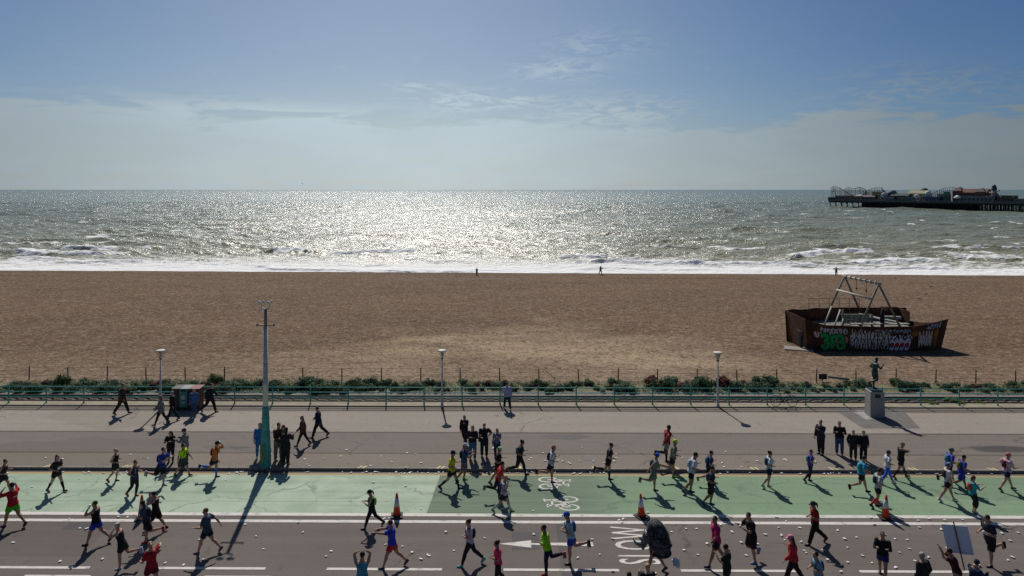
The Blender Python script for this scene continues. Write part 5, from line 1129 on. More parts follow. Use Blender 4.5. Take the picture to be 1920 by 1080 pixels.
# dark granite paving around the block, pale worn side
mpv, t, b = base_mat('dark paving', .8); t.links.new(mix_n(t, smooth_n(t, tex_noise(t, 2, 5, .7), .3, .7), (.115, .105, .095), (.15, .138, .125)), b.inputs['Base Color'])
mpw, t, b = base_mat('pale paving', .85); t.links.new(mix_n(t, smooth_n(t, tex_noise(t, 3, 5, .7), .3, .7), (.24, .235, .215), (.34, .33, .305)), b.inputs['Base Color'])
mb = MB(); mb.add([tuple(P(x, y, Z0 + .006)) for x, y in ((1562, 766), (1588, 765), (1636, 803), (1618, 803))] + [], [(3, 2, 1, 0)])
mb.add([tuple(P(x, y, Z0 + .006)) for x, y in ((1588, 765), (1690, 766), (1726, 803), (1636, 803))], [(3, 2, 1, 0)])
struct(mb.build('statue_paving', mpv, recalc=True))
mb = MB(); mb.add([tuple(P(x, y, Z0 + .011)) for x, y in ((1597, 770), (1630, 770), (1650, 784), (1634, 786), (1624, 787))], [(4, 3, 2, 1, 0)])
struct(mb.build('pale_paving', mpw, recalc=True))

# ================================================================ RUSTY SHIPWRECK PLAY STRUCTURE on the beach
bo = empty('playground_boat', (32.5, 62.78, bz(33, 62.5))); tag(bo, 'rusty steel boat shaped climbing structure covered in graffiti on the shingle', 'play boat')
BZ = bo.location.z
def lb(x, y, z): return V(x - 33.0, y - 62.5, z - BZ)
mrs, t, b = base_mat('rusted steel plate', .85, 0, .2)
n1_ = tex_noise(t, .9, 6, .7, objvec(t)); n2_ = tex_noise(t, 7, 5, .8, objvec(t), sc3=(1, 1, .35))
c = mix_n(t, smooth_n(t, n1_, .35, .65), (.042, .019, .012), (.125, .052, .027)); c = mix_n(t, smooth_n(t, n2_, .5, .8, 0, .8), c, (.15, .065, .028)); c = mix_n(t, smooth_n(t, n1_, .6, .75, 0, .7), c, (.02, .012, .010)); t.links.new(c, b.inputs['Base Color'])
# outline: near side left corner A ... bow tip ... far side
near_pts = [(26.7, 60.0, 2.15), (27.3, 59.9, 1.95), (28.4, 59.75, 1.72), (33.0, 59.6, 1.60), (36.2, 59.75, 1.62), (37.2, 59.9, 1.74), (38.4, 60.2, 1.86), (40.05, 60.75, 2.12)]
bot = [(26.95, 60.1), (27.5, 60.05), (28.5, 60.0), (33.0, 59.95), (36.0, 60.0), (37.0, 60.1), (38.0, 60.35), (39.3, 60.8)]
def plate(name, tops, bots, th, inward, mat=mrs, par=bo):
    mb = MB(); n_ = len(tops); iv = V(*inward)
    vs = []
    for (x, y, z), (bx, by) in zip(tops, bots):
        zb = -1.15
        vs += [lb(x, y, z), lb(bx, by, zb), lb(x, y, z) + iv * th, lb(bx, by, zb) + iv * th]
    fs = []
    for i in range(n_ - 1):
        a = 4 * i; c_ = 4 * (i + 1)
        fs += [(a + 1, c_ + 1, c_, a), (a + 2, c_ + 2, c_ + 3, a + 3), (a, c_, c_ + 2, a + 2), (a + 3, c_ + 3, c_ + 1, a + 1)]
    fs += [(0, 2, 3, 1), (4 * n_ - 4, 4 * n_ - 3, 4 * n_ - 1, 4 * n_ - 2)]
    mb.add(vs, fs); return mb.build(name, mat, par, recalc=True)
rj = random.Random(4)
hull = plate('hull_side', near_pts, bot, .06, (0, 1, 0))
far_t = []; far_b = []
for i in range(16):
    x = 26.6 + i * .85; z = 2.18 + (.10 if i % 3 == 1 else 0) * (i < 5); far_t.append((x, 64.5 + min(1.7, i * .25), z)); far_b.append((x + .1, 64.3 + min(1.6, i * .25)))
plate('hull_far_side', far_t, far_b, .06, (0, -1, 0))
plate('stern_plate', [(26.64, 64.5, 2.18), (26.64, 62.2, 2.2), (26.64, 60.04, 2.16)], [(26.9, 64.3), (26.9, 62.2), (26.9, 60.14)], .06, (1, 0, 0))
plate('bow_plate', [(39.3, 66.2, .9), (39.6, 63.5, 1.2), (40.0, 60.85, 1.9)], [(38.6, 65.9), (38.9, 63.5), (39.25, 60.9)], .06, (-1, 0, 0))
# dark doorway with a bent gate in the stern
mb = MB(); mb.box(lb(26.60, 61.0, .0), (.05, .95, 2.0)); mb.build('doorway', M('dark opening', (.010, .009, .009), .9), bo)
mb = MB()
for k in range(5): mb.bar(lb(26.45, 60.7 + k * .18, -.95), lb(26.50, 60.7 + k * .18, .95), .03)
mb.bar(lb(26.45, 60.65, .95), lb(26.5, 61.5, .95), .04); mb.bar(lb(26.45, 60.65, -.9), lb(26.5, 61.5, -.9), .04); mb.build('gate', M('grey gate bars', (.10, .10, .095), .6), bo)
# deck and inner box
m_dkw = M('weathered deck timber', (.20, .19, .16), .9, var=.35, scale=3); m_pole = M('grey timber pole', (.20, .185, .15), .85, var=.3, scale=2)
mb = MB(); mb.box(lb(33.2, 63.2, .95), (9.0, 5.4, .10)); mb.build('deck', m_dkw, bo)
mb = MB(); mb.box(lb(37.6, 66.0, 1.5), (1.5, .5, 1.6)); mb.box(lb(38.4, 64.9, 1.45), (.08, 1.8, 1.5)); mb.build('bow_cabin', mrs, bo)
mb = MB()
for i in range(6): mb.box(lb(31.05 + i * .42, 61.9 - i * .04, 1.85), (.38, .06, .85))
mb.box(lb(32.1, 61.8, 2.3), (2.8, .12, .07)); mb.build('timber_panel', M('pale green timber boards', (.235, .25, .19), .85, var=.35, scale=3), bo)
for xx in (30.9, 32.5, 33.6):
    mb = MB(); mb.bar(lb(xx, 61.8, .9), lb(xx, 61.8, 2.75 if xx < 31 else 2.3), .14); mb.build('post', m_pole, bo)
mb = MB(); mb.add([lb(33.2, 61.9, 2.1), lb(36.6, 61.6, 1.45), lb(36.6, 63.2, 1.45), lb(33.2, 63.4, 2.15), lb(33.2, 61.9, 2.0), lb(36.6, 61.6, 1.35), lb(36.6, 63.2, 1.35), lb(33.2, 63.4, 2.05)], [(0, 1, 2, 3), (7, 6, 5, 4), (0, 4, 5, 1), (1, 5, 6, 2), (2, 6, 7, 3), (3, 7, 4, 0)])
mb.box(lb(35.6, 62.2, 1.95), (1.7, .35, .25), R(-10)); mb.box(lb(33.8, 60.9, 1.62), (5.4, .5, .08)); mb.build('ramp', M('pale walkway boards', (.26, .265, .22), .85, var=.35, scale=3), bo)
# A frames, beams, hanging chains
feet = []
for (ax, ay, fx0, fx1) in ((33.75, 60.9, 31.9, 35.9), (33.3, 66.3, 31.3, 35.2)):
    for fx in (fx0, fx1):
        mb = MB(); mb.tube([lb(fx, ay, .95), lb(ax + (ax - fx) * .03, ay, 5.42)], [.105, .09], 10); mb.build('frame_leg', m_pole, bo, True)
mb = MB(); mb.tube([lb(33.78, 60.6, 5.32), lb(33.27, 66.6, 5.32)], .11, 10)
for k in range(7):
    f_ = .1 + k * .13; mb.tube([lb(33.78 - .51 * f_, 60.6 + 6 * f_ - .05, 5.32), lb(33.78 - .51 * f_, 60.6 + 6 * f_ + .05, 5.32)], .19, 10)
mb.build('top_beam', M('sun bleached beam', (.40, .37, .31), .85, var=.3), bo, True)
mb = MB(); mb.tube([lb(33.1, 60.75, 3.9), lb(32.62, 66.5, 3.9)], .10, 10); mb.build('cross_beam', M('sun bleached beam', (.40, .37, .31), .85, var=.3), bo, True)
for k in (2, 4):
    mb = MB(); f_ = .1 + k * .13; x = 33.78 - .51 * f_; y = 60.6 + 6 * f_; mb.bar(lb(x, y, 5.2), lb(x, y, 4.4), .03); mb.ball(lb(x, y, 4.35), .10, 8, 6); mb.build('rope', M('old rope', (.06, .055, .045), .9), bo)
# slanting rails and ladder down to the left
for (xa, ya, za, xb, yb, zb) in ((30.7, 63.6, 2.75, 29.1, 61.9, .9), (31.0, 62.5, 2.6, 29.6, 61.0, .9), (31.1, 61.9, 2.2, 30.3, 60.9, 1.2)):
    mb = MB(); mb.tube([lb(xa, ya, za), lb(xb, yb, zb)], .07, 8); mb.build('slide_rail', M('sun bleached beam', (.40, .37, .31), .85, var=.3), bo, True)
mb = MB()
for k in range(5): mb.bar(lb(30.3 + k * .17, 60.9 + k * .17, 1.0 + k * .22), lb(31.0 + k * .17, 60.8 + k * .17, 1.0 + k * .22), .09, .05)
mb.build('ladder', M('sun bleached beam', (.40, .37, .31), .85, var=.3), bo)
mb = MB()
for k in range(6): mb.bar(lb(29.6 + k * 1.0, 66.0, 1.0), lb(29.6 + k * 1.0, 66.0, 3.1), .04)
mb.bar(lb(29.6, 66.0, 3.1), lb(34.6, 66.0, 3.1), .04); mb.bar(lb(29.6, 66.0, 2.6), lb(34.6, 66.0, 2.6), .03); mb.build('hand_rail', M('thin grey rail', (.13, .12, .11), .7), bo)
# dark carved figure standing on deck
mb = MB(); mb.tube([lb(34.35, 61.4, .95), lb(34.35, 61.4, 2.2), lb(34.4, 61.4, 2.9)], [.16, .20, .11], 9); mb.tube([lb(34.35, 61.4, 2.45), lb(34.9, 61.4, 2.85), lb(35.1, 61.4, 2.75)], [.09, .06, .03], 7); mb.tube([lb(34.35, 61.4, 2.5), lb(34.7, 61.4, 3.0)], [.08, .03], 7)
mb.build('carved_post', M('charred timber', (.025, .018, .014), .9), bo, True)
# ---- graffiti painted on the near side (thin paint shapes lying on the plate)
def face_pt(u, v, d=.0):
    """u along the near side 0..1, v 0 bottom .. 1 rim"""
    xs_ = [p[0] for p in near_pts]; X0 = 26.7 + (40.0 - 26.7) * u
    ty = float(np.interp(X0, xs_, [p[1] for p in near_pts])); tz = float(np.interp(X0, xs_, [p[2] for p in near_pts]))
    bx = float(np.interp(X0, xs_, [p[0] for p in bot])); by = float(np.interp(X0, xs_, [p[1] for p in bot]))
    zb = -1.15; f = (v * (tz + .7) + .45) / (tz - zb)
    return lb(bx + (X0 - bx) * f, by + (ty - by) * f - .030 - d, zb + (tz - zb) * f)
def blob(mb, u, v, ru, rv, r, n_=14, d=0.0, mi=0, jag=.25):
    vs = [face_pt(u, v, d)]
    ph = r.uniform(0, 6.28)
    for k in range(n_):
        a = 2 * math.pi * k / n_; rr_ = 1 + jag * math.sin(3 * a + ph) * r.uniform(.5, 1); vs.append(face_pt(u + ru * rr_ * math.cos(a), v + rv * rr_ * math.sin(a), d))
    mb.add(vs, [(0, 1 + k, 1 + (k + 1) % n_) for k in range(n_)], mi)
def stroke(mb, pts, wd, d=0.0, mi=0):
    for i in range(len(pts) - 1):
        (u0, v0), (u1, v1) = pts[i], pts[i + 1]; dx, dy = (u1 - u0) * 13.3, (v1 - v0) * 2.4; L_ = math.hypot(dx, dy) + 1e-6; nx, ny = -dy / L_ * wd / 2 / 13.3, dx / L_ * wd / 2 / 2.4; ex_, ey_ = dx / L_ * wd * .3 / 13.3, dy / L_ * wd * .3 / 2.4
        mb.add([face_pt(u0 - nx - ex_, v0 - ny - ey_, d), face_pt(u1 - nx + ex_, v1 - ny + ey_, d), face_pt(u1 + nx + ex_, v1 + ny + ey_, d), face_pt(u0 + nx - ex_, v0 + ny - ey_, d)], [(0, 1, 2, 3)], mi)
rv_ = random.Random(21)
pw = M('pale graffiti paint', (.58, .53, .48), .8, var=.45, scale=5); pg = M('green graffiti paint', (.014, .40, .08), .7, var=.15); pk = M('pink orange graffiti paint', (.52, .20, .14), .8, var=.4, scale=6); py_ = M('yellow graffiti paint', (.36, .32, .03), .8); pb = M('black graffiti outline', (.012, .012, .014), .8); pr_ = M('red graffiti paint', (.55, .02, .025), .7); pl_ = M('lilac grey graffiti paint', (.68, .66, .72), .8, var=.2); pz = M('blue grey graffiti paint', (.34, .40, .50), .8, var=.3); po = M('rusty orange paint', (.26, .11, .02), .85, var=.4)
def letters(name, u0, u1, v0, v1, n_, wd, mats, label, seed, d=.0):
    """loose bubble lettering: each letter a cluster of strokes over a blob"""
    r = random.Random(seed); mb = MB(); L_ = (u1 - u0) / n_
    for i in range(n_):
        uc = u0 + L_ * (i + .5); blob(mb, uc, (v0 + v1) / 2, L_ * .52, (v1 - v0) * .5, r, d=d)
        pts = [(uc + r.uniform(-.4, .4) * L_, v0 + (v1 - v0) * t_) for t_ in (.05, .35, .6, .95)]
        stroke(mb, pts, wd * 1.6, d + .004, 1); stroke(mb, [(uc - .35 * L_, (v0 + v1) / 2), (uc + .3 * L_, (v0 + v1) / 2 + r.uniform(-.05, .05))], wd, d + .006, 1)
    o = mb.build('graffiti', mats, hull); o['label'] = label; return o
letters('g', .09, .27, .64, .90, 7, .045, [pw, pb], 'row of pale pink bubble letters', 1)
letters('g', .045, .10, .50, .70, 3, .06, [pk, pw], 'orange and pink smear of paint', 2)
letters('g', .105, .275, .14, .62, 3, .0, [pk, pk], 'pink cloud behind the green letters', 3)
mb = MB()
def arc(uc, vc, ru, rv2, a0, a1, n_=10): return [(uc + ru * math.cos(R(a0 + (a1 - a0) * i / n_)), vc + rv2 * math.sin(R(a0 + (a1 - a0) * i / n_))) for i in range(n_ + 1)]
for wd_, mi, d_ in ((.46, 1, .010), (.30, 0, .020)):
    stroke(mb, arc(.118, .52, .020, .10, 150, -90), wd_, d_, mi); stroke(mb, arc(.120, .26, .022, .14, 90, -160), wd_, d_, mi)
    stroke(mb, [(.166, .14), (.166, .55), (.188, .60)], wd_ * .9, d_ + .001, mi); stroke(mb, [(.166, .36), (.183, .38)], wd_ * .7, d_ + .001, mi)
    stroke(mb, arc(.218, .50, .022, .11, 190, -60), wd_ * .85, d_ + .002, mi); stroke(mb, arc(.228, .24, .024, .13, 110, -200), wd_ * .85, d_ + .002, mi)
o = mb.build('graffiti', [pg, pb], hull); o['label'] = 'big green bubble letters'
letters('g', .29, .56, .14, .84, 13, .045, [pw, pb], 'broad block of pale scrawled lettering', 5)
letters('g', .56, .72, .42, .66, 6, .07, [pl_, pb], 'row of white letters above the red ones', 6, .006)
mb = MB()
for i in range(4):
    u = .582 + i * .036; stroke(mb, [(u - .012, .40), (u + .010, .36), (u - .004, .10)], .34, .012, 1); blob(mb, u, .27, .0125, .11, rv_, d=.018, jag=.15)
o = mb.build('graffiti', [pr_, pl_], hull); o['label'] = 'four red letters with white edges'
letters('g', .765, .885, .16, .72, 5, .04, [pw, po], 'cream blocky letters near the bow', 8)
letters('g', .82, .945, .78, .97, 5, .05, [pz, pb], 'blue grey letters along the bow rim', 9)
letters('g', .045, .085, .78, .86, 4, .05, [py_, pb], 'short yellow tag', 10)
letters('g', .52, .70, .74, .88, 6, .05, [pz, pb], 'small grey tags under the rim', 11)
mb = MB(); blob(mb, .74, .70, .03, .10, rv_); o = mb.build('graffiti', po, hull); o['label'] = 'rusty orange paint under the rim'
mb = MB(); blob(mb, .915, .45, .02, .34, rv_); o = mb.build('graffiti', po, hull); o['label'] = 'rusty orange paint at the bow'
mb = MB()
for k in range(60):
    u = rv_.uniform(.29, .56); v = rv_.uniform(.1, .86); stroke(mb, [(u, v), (u + rv_.uniform(-.01, .01), v + rv_.uniform(-.12, .12)), (u + rv_.uniform(-.012, .012), v + rv_.uniform(-.1, .1))], .035, .012, k % 3)
mb.build('graffiti', [pb, pl_, py_], hull)
# concrete slab by the stern door
mb = MB(); a = P(1470, 650, -.66); mb.box((25.7, 60.7, bz(26.2, 60.4) + .02), (2.4, 1.4, .16), R(-20)); tag(mb.build('concrete_slab', M('pale slab concrete', (.27, .24, .20), .9)), 'pale concrete slab lying on the shingle at the stern of the rusty boat', 'slab')

# ================================================================ GULLS
def gull_mesh(fly):
    mb = MB(); mb.rings([(V(0, y, z), V(a, 0, 0), V(0, 0, a * .9)) for y, z, a in ((-.26, .20, .01), (-.15, .20, .05), (0, .20, .075), (.10, .22, .06), (.15, .27, .035), (.20, .30, .036), (.235, .30, .02), (.28, .29, .005))], 8)
    if fly:
        for s_ in (-1, 1): mb.rings([(V(s_ * x, y, z), V(0, a, 0), V(0, 0, .008)) for x, y, z, a in ((.04, .03, .22, .10), (.3, .06, .32, .08), (.6, -.04, .28, .02))], 6)
    else:
        for s_ in (-1, 1): mb.bar((s_ * .03, 0, .16), (s_ * .03, 0, 0), .012)
        mb.rings([(V(0, y, z), V(a, 0, 0), V(0, 0, .03)) for y, z, a in ((-.32, .19, .012), (-.1, .245, .07), (.08, .25, .06))], 8, mi=1)
    return mb.mesh('gull', [M('gull white', (.42, .41, .40), .8), M('gull grey back', (.12, .12, .13), .8)], True)
gm = gull_mesh(False); gf = gull_mesh(True)
for px, py, lb_ in ((1744, 540, 'small dark gull standing on the beach above the wreck, nearest the sea'), (1735, 554, 'small dark gull standing on the beach right of the wreck frame'), (1678, 524, 'pale gull standing on the shingle just below the surf'), (1722, 563, 'lowest of the gulls on the shingle above the wreck')):
    y = 100.0
    for _ in range(40): q = PD(px, py, y); y += (q.z - bz(q.x, q.y)) * 4
    o = bpy.data.objects.new('gull', gm); col.objects.link(o); o.location = (q.x, q.y, bz(q.x, q.y)); o.rotation_euler = (0, 0, rj.uniform(0, 6)); tag(o, lb_, 'gull', 'gulls on the beach'); o.scale = (1.3,) * 3
o = bpy.data.objects.new('gull', gf); col.objects.link(o); o.location = PD(567, 346, 170); o.rotation_euler = (0, .3, 1.2); tag(o, 'single tiny gull flying just above the horizon', 'gull')

# ================================================================ PIER
P0 = PD(1553, 390, 655); P1 = PD(1990, 400, 505)
pd_ = V(P1.x - P0.x, P1.y - P0.y, 0); PL = pd_.length; pd_.normalize(); pn = V(-pd_.y, pd_.x, 0)     # pn points away from us
if pn.y < 0: pn = -pn
pa = math.atan2(pd_.y, pd_.x)
pier = empty('pier', (P0.x, P0.y, SEA_Z), pa); tag(pier, 'long iron pleasure pier on dark piles running in from the right', 'pier')
m_pd = M('pier deck edge', (.105, .115, .12), .8, scale=.3); m_pi = M('pier iron piles', (.030, .035, .040), .8, scale=.5)
DW = 36; DZ = 7.3
mb = MB(); mb.box((PL / 2, DW / 2, DZ), (PL, DW, .8)); mb.box((PL / 2, -.4, DZ + .2), (PL, .5, 1.0)); mb.build('deck', m_pd, pier)
mb = MB(); mb.box((PL / 2, DW / 2, DZ - 1.1), (PL, DW - 2, 1.4)); mb.build('girders', m_pi, pier)
for row in range(3):
    for i in range(33):
        mb = MB(); x = 1.5 + i * PL / 33; y = .8 + row * 11; mb.tube([(x, y, -2), (x, y, DZ - .4)], .42 if row else .36, 6)
        if row == 0 or i % 2: mb.bar((x, y, 1.2), (x + PL / 33, y, DZ - 1.5), .22)
        mb.build('pile', m_pi, pier)
mb = MB()
for i in range(9):
    for j in range(14): x = 60 + j * (PL - 62) / 14; y = 4 + i * 3.4; mb.tube([(x, y, -2), (x, y, DZ - .4)], .4, 5)
mb.box((PL * .40, 20, 3.2), (PL * .5, 20, 5.0))
o = mb.build('inner_piles', m_pi, pier); o['kind'] = 'stuff'
mb = MB()
for i in range(160): mb.bar((i * PL / 160, -.5, DZ + .6), (i * PL / 160, -.5, DZ + 1.7), .12)
mb.bar((0, -.5, DZ + 1.7), (PL, -.5, DZ + 1.7), .18); mb.bar((0, -.5, DZ + 1.2), (PL, -.5, DZ + 1.2), .1); mb.build('deck_railing', M('pier railing', (.16, .175, .18), .7), pier)
def pw_(px, depth_off=8.0):
    """distance along the pier of the picture column px, measured depth_off back from its near edge"""
    lo, hi = 0.0, PL
    for _ in range(40):
        m_ = (lo + hi) / 2; p_ = P0 + pd_ * m_ + pn * depth_off; cx = p_.x * math.cos(YAW) + p_.y * math.sin(YAW); cy = -p_.x * math.sin(YAW) + p_.y * math.cos(YAW)
        if 960 + FPX * cx / cy < px: lo = m_
        else: hi = m_
    return lo, cy
def pobj(name, label, cat, px, off=8.0, group=None):
    a, cy = pw_(px, off); p_ = P0 + pd_ * a + pn * off; o_ = empty(name, (p_.x, p_.y, SEA_Z + DZ + .4), pa); tag(o_, label, cat, group); return o_, cy / FPX
# k = metres per picture pixel at that place
def zt(py, k): return CAM_H - (py - HOR) * k - (SEA_Z + DZ + .4)
m_st = M('grey steel track', (.13, .135, .14), .6, scale=.5); m_yl = M('faded yellow steel', (.30, .24, .15), .7, scale=.5)
# 1 roller coaster at the seaward end: sloping lift track and loops on trestles
t_, k = pobj('roller_coaster', 'yellowish roller coaster with a steep lift hill at the seaward end of the pier', 'roller coaster', 1600, 14)
def coaster(t_, k, x0px, pts, mat, name='track', cpx=1600, dep=3):
    path = [((px - cpx) * k * 1.15, (0 if i % 2 else dep) * .3, zt(py, k)) for i, (px, py) in enumerate(pts)]
    for oy in (-.7, .7): 
        mb = MB(); mb.tube([(x, y + oy, z) for x, y, z in path], .2, 5); mb.build(name, mat, t_, True)
    mb = MB()
    for i in range(len(path) - 1):
        for f_ in (0, .33, .66):
            x = path[i][0] * (1 - f_) + path[i + 1][0] * f_; z = path[i][2] * (1 - f_) + path[i + 1][2] * f_; y = path[i][1]
            mb.bar((x, y - 1.2, 0), (x, y, z), .15); mb.bar((x, y + 1.2, 0), (x, y, z), .15)
            mb.bar((x, y, z * .5), (x + 1.5, y, z * .9), .14)
    mb.build('trestle', M('trestle steel', (.20, .19, .17), .7, scale=.5), t_)
coaster(t_, k, 0, [(1562, 351), (1568, 349), (1576, 352), (1588, 360), (1598, 366), (1606, 367)], m_yl)
coaster(t_, k, 0, [(1584, 356), (1592, 351), (1600, 354), (1610, 351), (1618, 355), (1622, 362)], m_st, 'loop_track')
mb = MB()
for x, h in ((-30, 9), (-22, 12), (2, 11), (14, 10), (9, 13)): mb.tube([(x * k * 1.2, 2, 0), (x * k * 1.2, 2, h)], .18, 5)
mb.build('mast', m_st, t_)
t_, k = pobj('roller_coaster', 'grey humped roller coaster left of the middle of the pier', 'roller coaster', 1640, 14)
coaster(t_, k, 0, [(1620, 366), (1627, 358), (1634, 354), (1642, 352), (1650, 352), (1654, 357), (1658, 364)], m_st, cpx=1640)
mb = MB()
for i in range(7): mb.bar((-14 + i * 3, 1.5, 1.5 + i * .9), (-8 + i * 3, 1.5, 9 - i * .4), .25)
mb.build('cross_bracing', M('faded yellow steel', (.30, .24, .15), .7, scale=.5), t_)
t_, k = pobj('roller_coaster', 'pale curved ride track just left of the red roofed hall', 'roller coaster', 1770, 16)
coaster(t_, k, 0, [(1744, 368), (1754, 362), (1763, 356), (1772, 352), (1782, 351), (1790, 354)], M('pale blue steel', (.20, .24, .29), .6, scale=.5), cpx=1770)
# 2 ride buildings, stalls, tents
def shed(px, wpx, ytop, off, c, roof, label, rc=None, dome=0, dep=8, kind='building'):
    t_, k = pobj(kind, label, 'kiosk' if kind == 'kiosk' else 'building', px, off); h = zt(ytop, k); wd = wpx * k * 1.05
    hw = h * (.72 if roof != 'flat' else 1)
    mb = MB(); mb.box((0, 0, hw / 2), (wd, dep, hw)); w_ = mb.build('wall', M('painted wall %.2f' % c[0], c, .8, scale=.4), t_)
    wm = None
    for i in range(max(2, int(wd / 3))):
        if wm is None: mb = MB(); mb.box((0, 0, 0), (1.5, .12, hw * .4)); wm = mb.mesh('window', M('dark window', (.03, .034, .04), .3, scale=.4))
        wo_ = bpy.data.objects.new('window', wm); col.objects.link(wo_); wo_.parent = w_; wo_.location = (-wd / 2 + 1.3 + i * 3, -dep / 2 - .03, hw * .45)
    rc = rc or c; mr = M('roof %.2f %.2f' % (rc[0], rc[1]), rc, .8, scale=.4)
    mb = MB()
    if roof == 'gable': mb.add([(-wd / 2 - .3, -dep / 2 - .4, hw), (wd / 2 + .3, -dep / 2 - .4, hw), (wd / 2 + .3, dep / 2 + .4, hw), (-wd / 2 - .3, dep / 2 + .4, hw), (-wd / 2 - .3, 0, h), (wd / 2 + .3, 0, h)], [(0, 1, 5, 4), (2, 3, 4, 5), (1, 2, 5), (3, 0, 4), (3, 2, 1, 0)])
    elif roof == 'dome': mb.rings([(V(0, 0, hw + (h - hw) * math.sin(a)), V(max(.05, wd / 2 * math.cos(a)), 0, 0), V(0, max(.05, dep / 2 * math.cos(a)), 0)) for a in [i * math.pi / 2 / 6 for i in range(7)]], 18)
    elif roof == 'tent': mb.add([(-wd / 2 - .3, -dep / 2 - .3, hw), (wd / 2 + .3, -dep / 2 - .3, hw), (wd / 2 + .3, dep / 2 + .3, hw), (-wd / 2 - .3, dep / 2 + .3, hw), (0, 0, h)], [(0, 1, 4), (1, 2, 4), (2, 3, 4), (3, 0, 4), (3, 2, 1, 0)])
    else: mb.box((0, 0, h + .12), (wd + .5, dep + .5, .3))
    mb.build('roof', mr, t_, roof == 'dome'); return t_, k, h
shed(1561, 9, 370, 6, (.05, .10, .10), 'flat', 'small dark green hut at the very end of the pier')
shed(1585, 26, 367, 10, (.16, .12, .13), 'flat', 'low mauve grey shed under the seaward roller coaster', dep=10)
shed(1612, 14, 364, 8, (.20, .16, .12), 'tent', 'small tent roofed stall beside the seaward roller coaster', (.30, .28, .24))
shed(1632, 22, 366, 9, (.13, .10, .10), 'gable', 'reddish fairground shed below the humped coaster')
shed(1648, 16, 360, 12, (.24, .21, .13), 'flat', 'sandy coloured box shaped ride building behind the stalls')
shed(1658, 6, 361, 6, (.40, .41, .42), 'dome', 'small white domed kiosk right of the humped coaster', (.62, .63, .64), kind='kiosk')
shed(1674, 12, 356, 12, (.05, .07, .10), 'dome', 'dark blue capsule ride in the middle of the pier', (.10, .14, .20))
shed(1690, 30, 363, 9, (.05, .065, .055), 'gable', 'long dark green roofed stall in the middle of the pier', (.035, .06, .045))
shed(1668, 18, 370, 5, (.15, .19, .24), 'flat', 'pale blue stall along the railing')
shed(1702, 26, 371, 5, (.10, .14, .16), 'flat', 'low blue grey row of stalls near the railing')
shed(1719, 6, 364, 6, (.40, .41, .42), 'dome', 'small white domed kiosk in the middle of the pier', (.62, .63, .64), kind='kiosk')
shed(1724, 32, 357, 14, (.30, .26, .17), 'gable', 'sandy striped roofed hall behind the white domes', (.34, .30, .20))
shed(1733, 14, 352, 18, (.10, .11, .12), 'dome', 'grey rounded ride top behind the sandy hall', (.10, .11, .12))
shed(1740, 7, 358, 8, (.40, .41, .42), 'dome', 'small white domed kiosk beside the pale curved track', (.62, .63, .64), kind='kiosk')
shed(1752, 24, 369, 5, (.06, .09, .18), 'flat', 'blue carousel shed near the railing')
shed(1770, 16, 364, 8, (.24, .17, .17), 'flat', 'dusty pink stall under the curved track')
shed(1775, 4, 360, 6, (.04, .22, .14), 'flat', 'narrow bright green tower stall')
# red roofed hall
shed(1800, 14, 350, 14, (.085, .05, .048), 'tent', 'tall square tower block at the left end of the red roofed hall', (.10, .05, .042), dep=12)
shed(1827, 46, 354, 14, (.09, .05, .045), 'gable', 'long brick red roofed amusement hall', (.115, .045, .032), dep=13)
shed(1842, 14, 352, 12, (.13, .07, .06), 'tent', 'pointed dark roofed bay of the red amusement hall', (.07, .065, .07), dep=10)
shed(1830, 60, 368, 6, (.16, .18, .19), 'flat', 'long grey covered walkway in front of the red hall', dep=5)
shed(1889, 26, 367, 7, (.07, .08, .06), 'flat', 'low dark olive stall to the right of the helter skelter')
shed(1910, 20, 373, 5, (.14, .15, .16), 'flat', 'low grey shelter at the right picture edge', dep=4)
# white parasol canopy
t_, k = pobj('canopy', 'bright white round canopy standing near the pier railing', 'canopy', 1795, 3)
h = zt(366, k); mb = MB(); mb.rings([(V(0, 0, h * .55), V(2.9, 0, 0), V(0, 2.9, 0)), (V(0, 0, h * .72), V(2.5, 0, 0), V(0, 2.5, 0)), (V(0, 0, h * .9), V(1.2, 0, 0), V(0, 1.2, 0)), (V(0, 0, h), V(.1, 0, 0), V(0, .1, 0))], 16); mb.build('top', M('white canvas', (.75, .75, .76), .8), t_, True)
mb = MB(); mb.tube([(0, 0, 0), (0, 0, h)], .15, 6); mb.build('pole', m_st, t_)
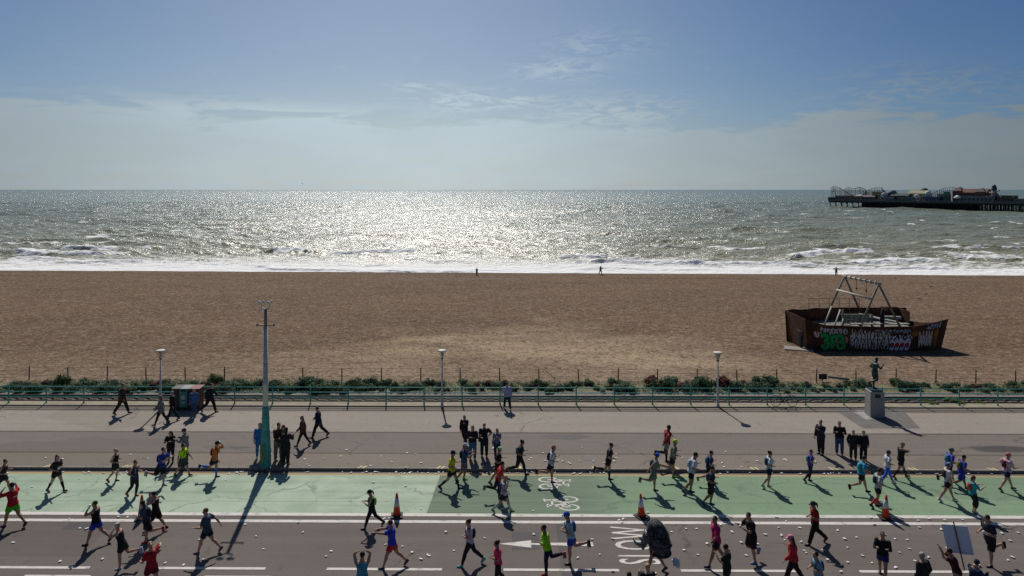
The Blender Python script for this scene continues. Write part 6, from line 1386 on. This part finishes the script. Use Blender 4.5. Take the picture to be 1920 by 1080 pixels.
# helter skelter
t_, k = pobj('helter_skelter', 'helter skelter tower with a dark conical top at the right of the pier', 'helter skelter', 1864, 8)
h = zt(346, k); mb = MB(); mb.tube([(0, 0, 0), (0, 0, h * .45), (0, 0, h * .72)], [3.1, 2.2, 1.5], 14); tw = mb.build('tower', M('white striped tower', (.30, .30, .30), .7, var=.4, scale=.8), t_, True)
mb = MB(); mb.tube([(0, 0, h * .70), (0, 0, h * .74), (0, 0, h * .86), (0, 0, h * .88)], [2.2, 2.2, 1.7, 1.2], 12); mb.tube([(0, 0, h * .86), (0, 0, h * .95), (0, 0, h * 1.02)], [1.9, 1.2, .1], 12); mb.build('roof', M('dark blue roof', (.03, .055, .08), .6, scale=.5), t_, True)
mb = MB(); mb.tube([((3.6 - i * .05) * math.cos(i * .45), (3.6 - i * .05) * math.sin(i * .45), h * .68 * (1 - i / 42)) for i in range(42)], .45, 6); mb.build('slide', M('spiral slide', (.20, .15, .08), .6, scale=.5), t_, True)
# a few lamp masts along the deck
for i, px in enumerate((1572, 1603, 1640, 1665, 1700, 1730, 1760, 1790, 1850, 1876, 1900)):
    t_, k = pobj('deck_lamp', 'thin lamp mast along the near railing of the pier', 'street lamp', px, .5, 'lamp masts on the pier')
    mb = MB(); mb.tube([(0, 0, 0), (0, 0, 4.6)], .12, 5); mb.build('pole', m_st, t_)
    mb = MB(); mb.ball((0, 0, 4.8), .3, 8, 6); mb.build('lamp', M('white lamp globe', (.6, .6, .6), .5), t_, True)
# ================================================================ bodies and clothes grown into continuous surfaces
for o, vx, ex in PENDING:
    m = o.modifiers.new('skin', 'REMESH'); m.mode = 'VOXEL'; m.voxel_size = vx; m.use_smooth_shade = True
dg = bpy.context.evaluated_depsgraph_get()
for o, vx, ex in PENDING:
    me = bpy.data.meshes.new_from_object(o.evaluated_get(dg)); mats = list(o.data.materials)
    bm = bmesh.new(); bm.from_mesh(me)
    bmesh.ops.smooth_vert(bm, verts=bm.verts, factor=.5, use_axis_x=True, use_axis_y=True, use_axis_z=True)
    if ex is not None:
        b = len(bm.verts); vs = [bm.verts.new(v) for v in ex.v]
        for f, mi in zip(ex.f, ex.m):
            try: fc = bm.faces.new([vs[i] for i in f]); fc.material_index = mi; fc.smooth = True
            except ValueError: pass
    for f in bm.faces: f.smooth = True
    bm.to_mesh(me); bm.free(); me.name = o.name
    if len(me.materials) < len(mats):
        me.materials.clear()
        for mm in mats: me.materials.append(mm)
    o.modifiers.clear(); o.data = me
print('pending', len(PENDING))
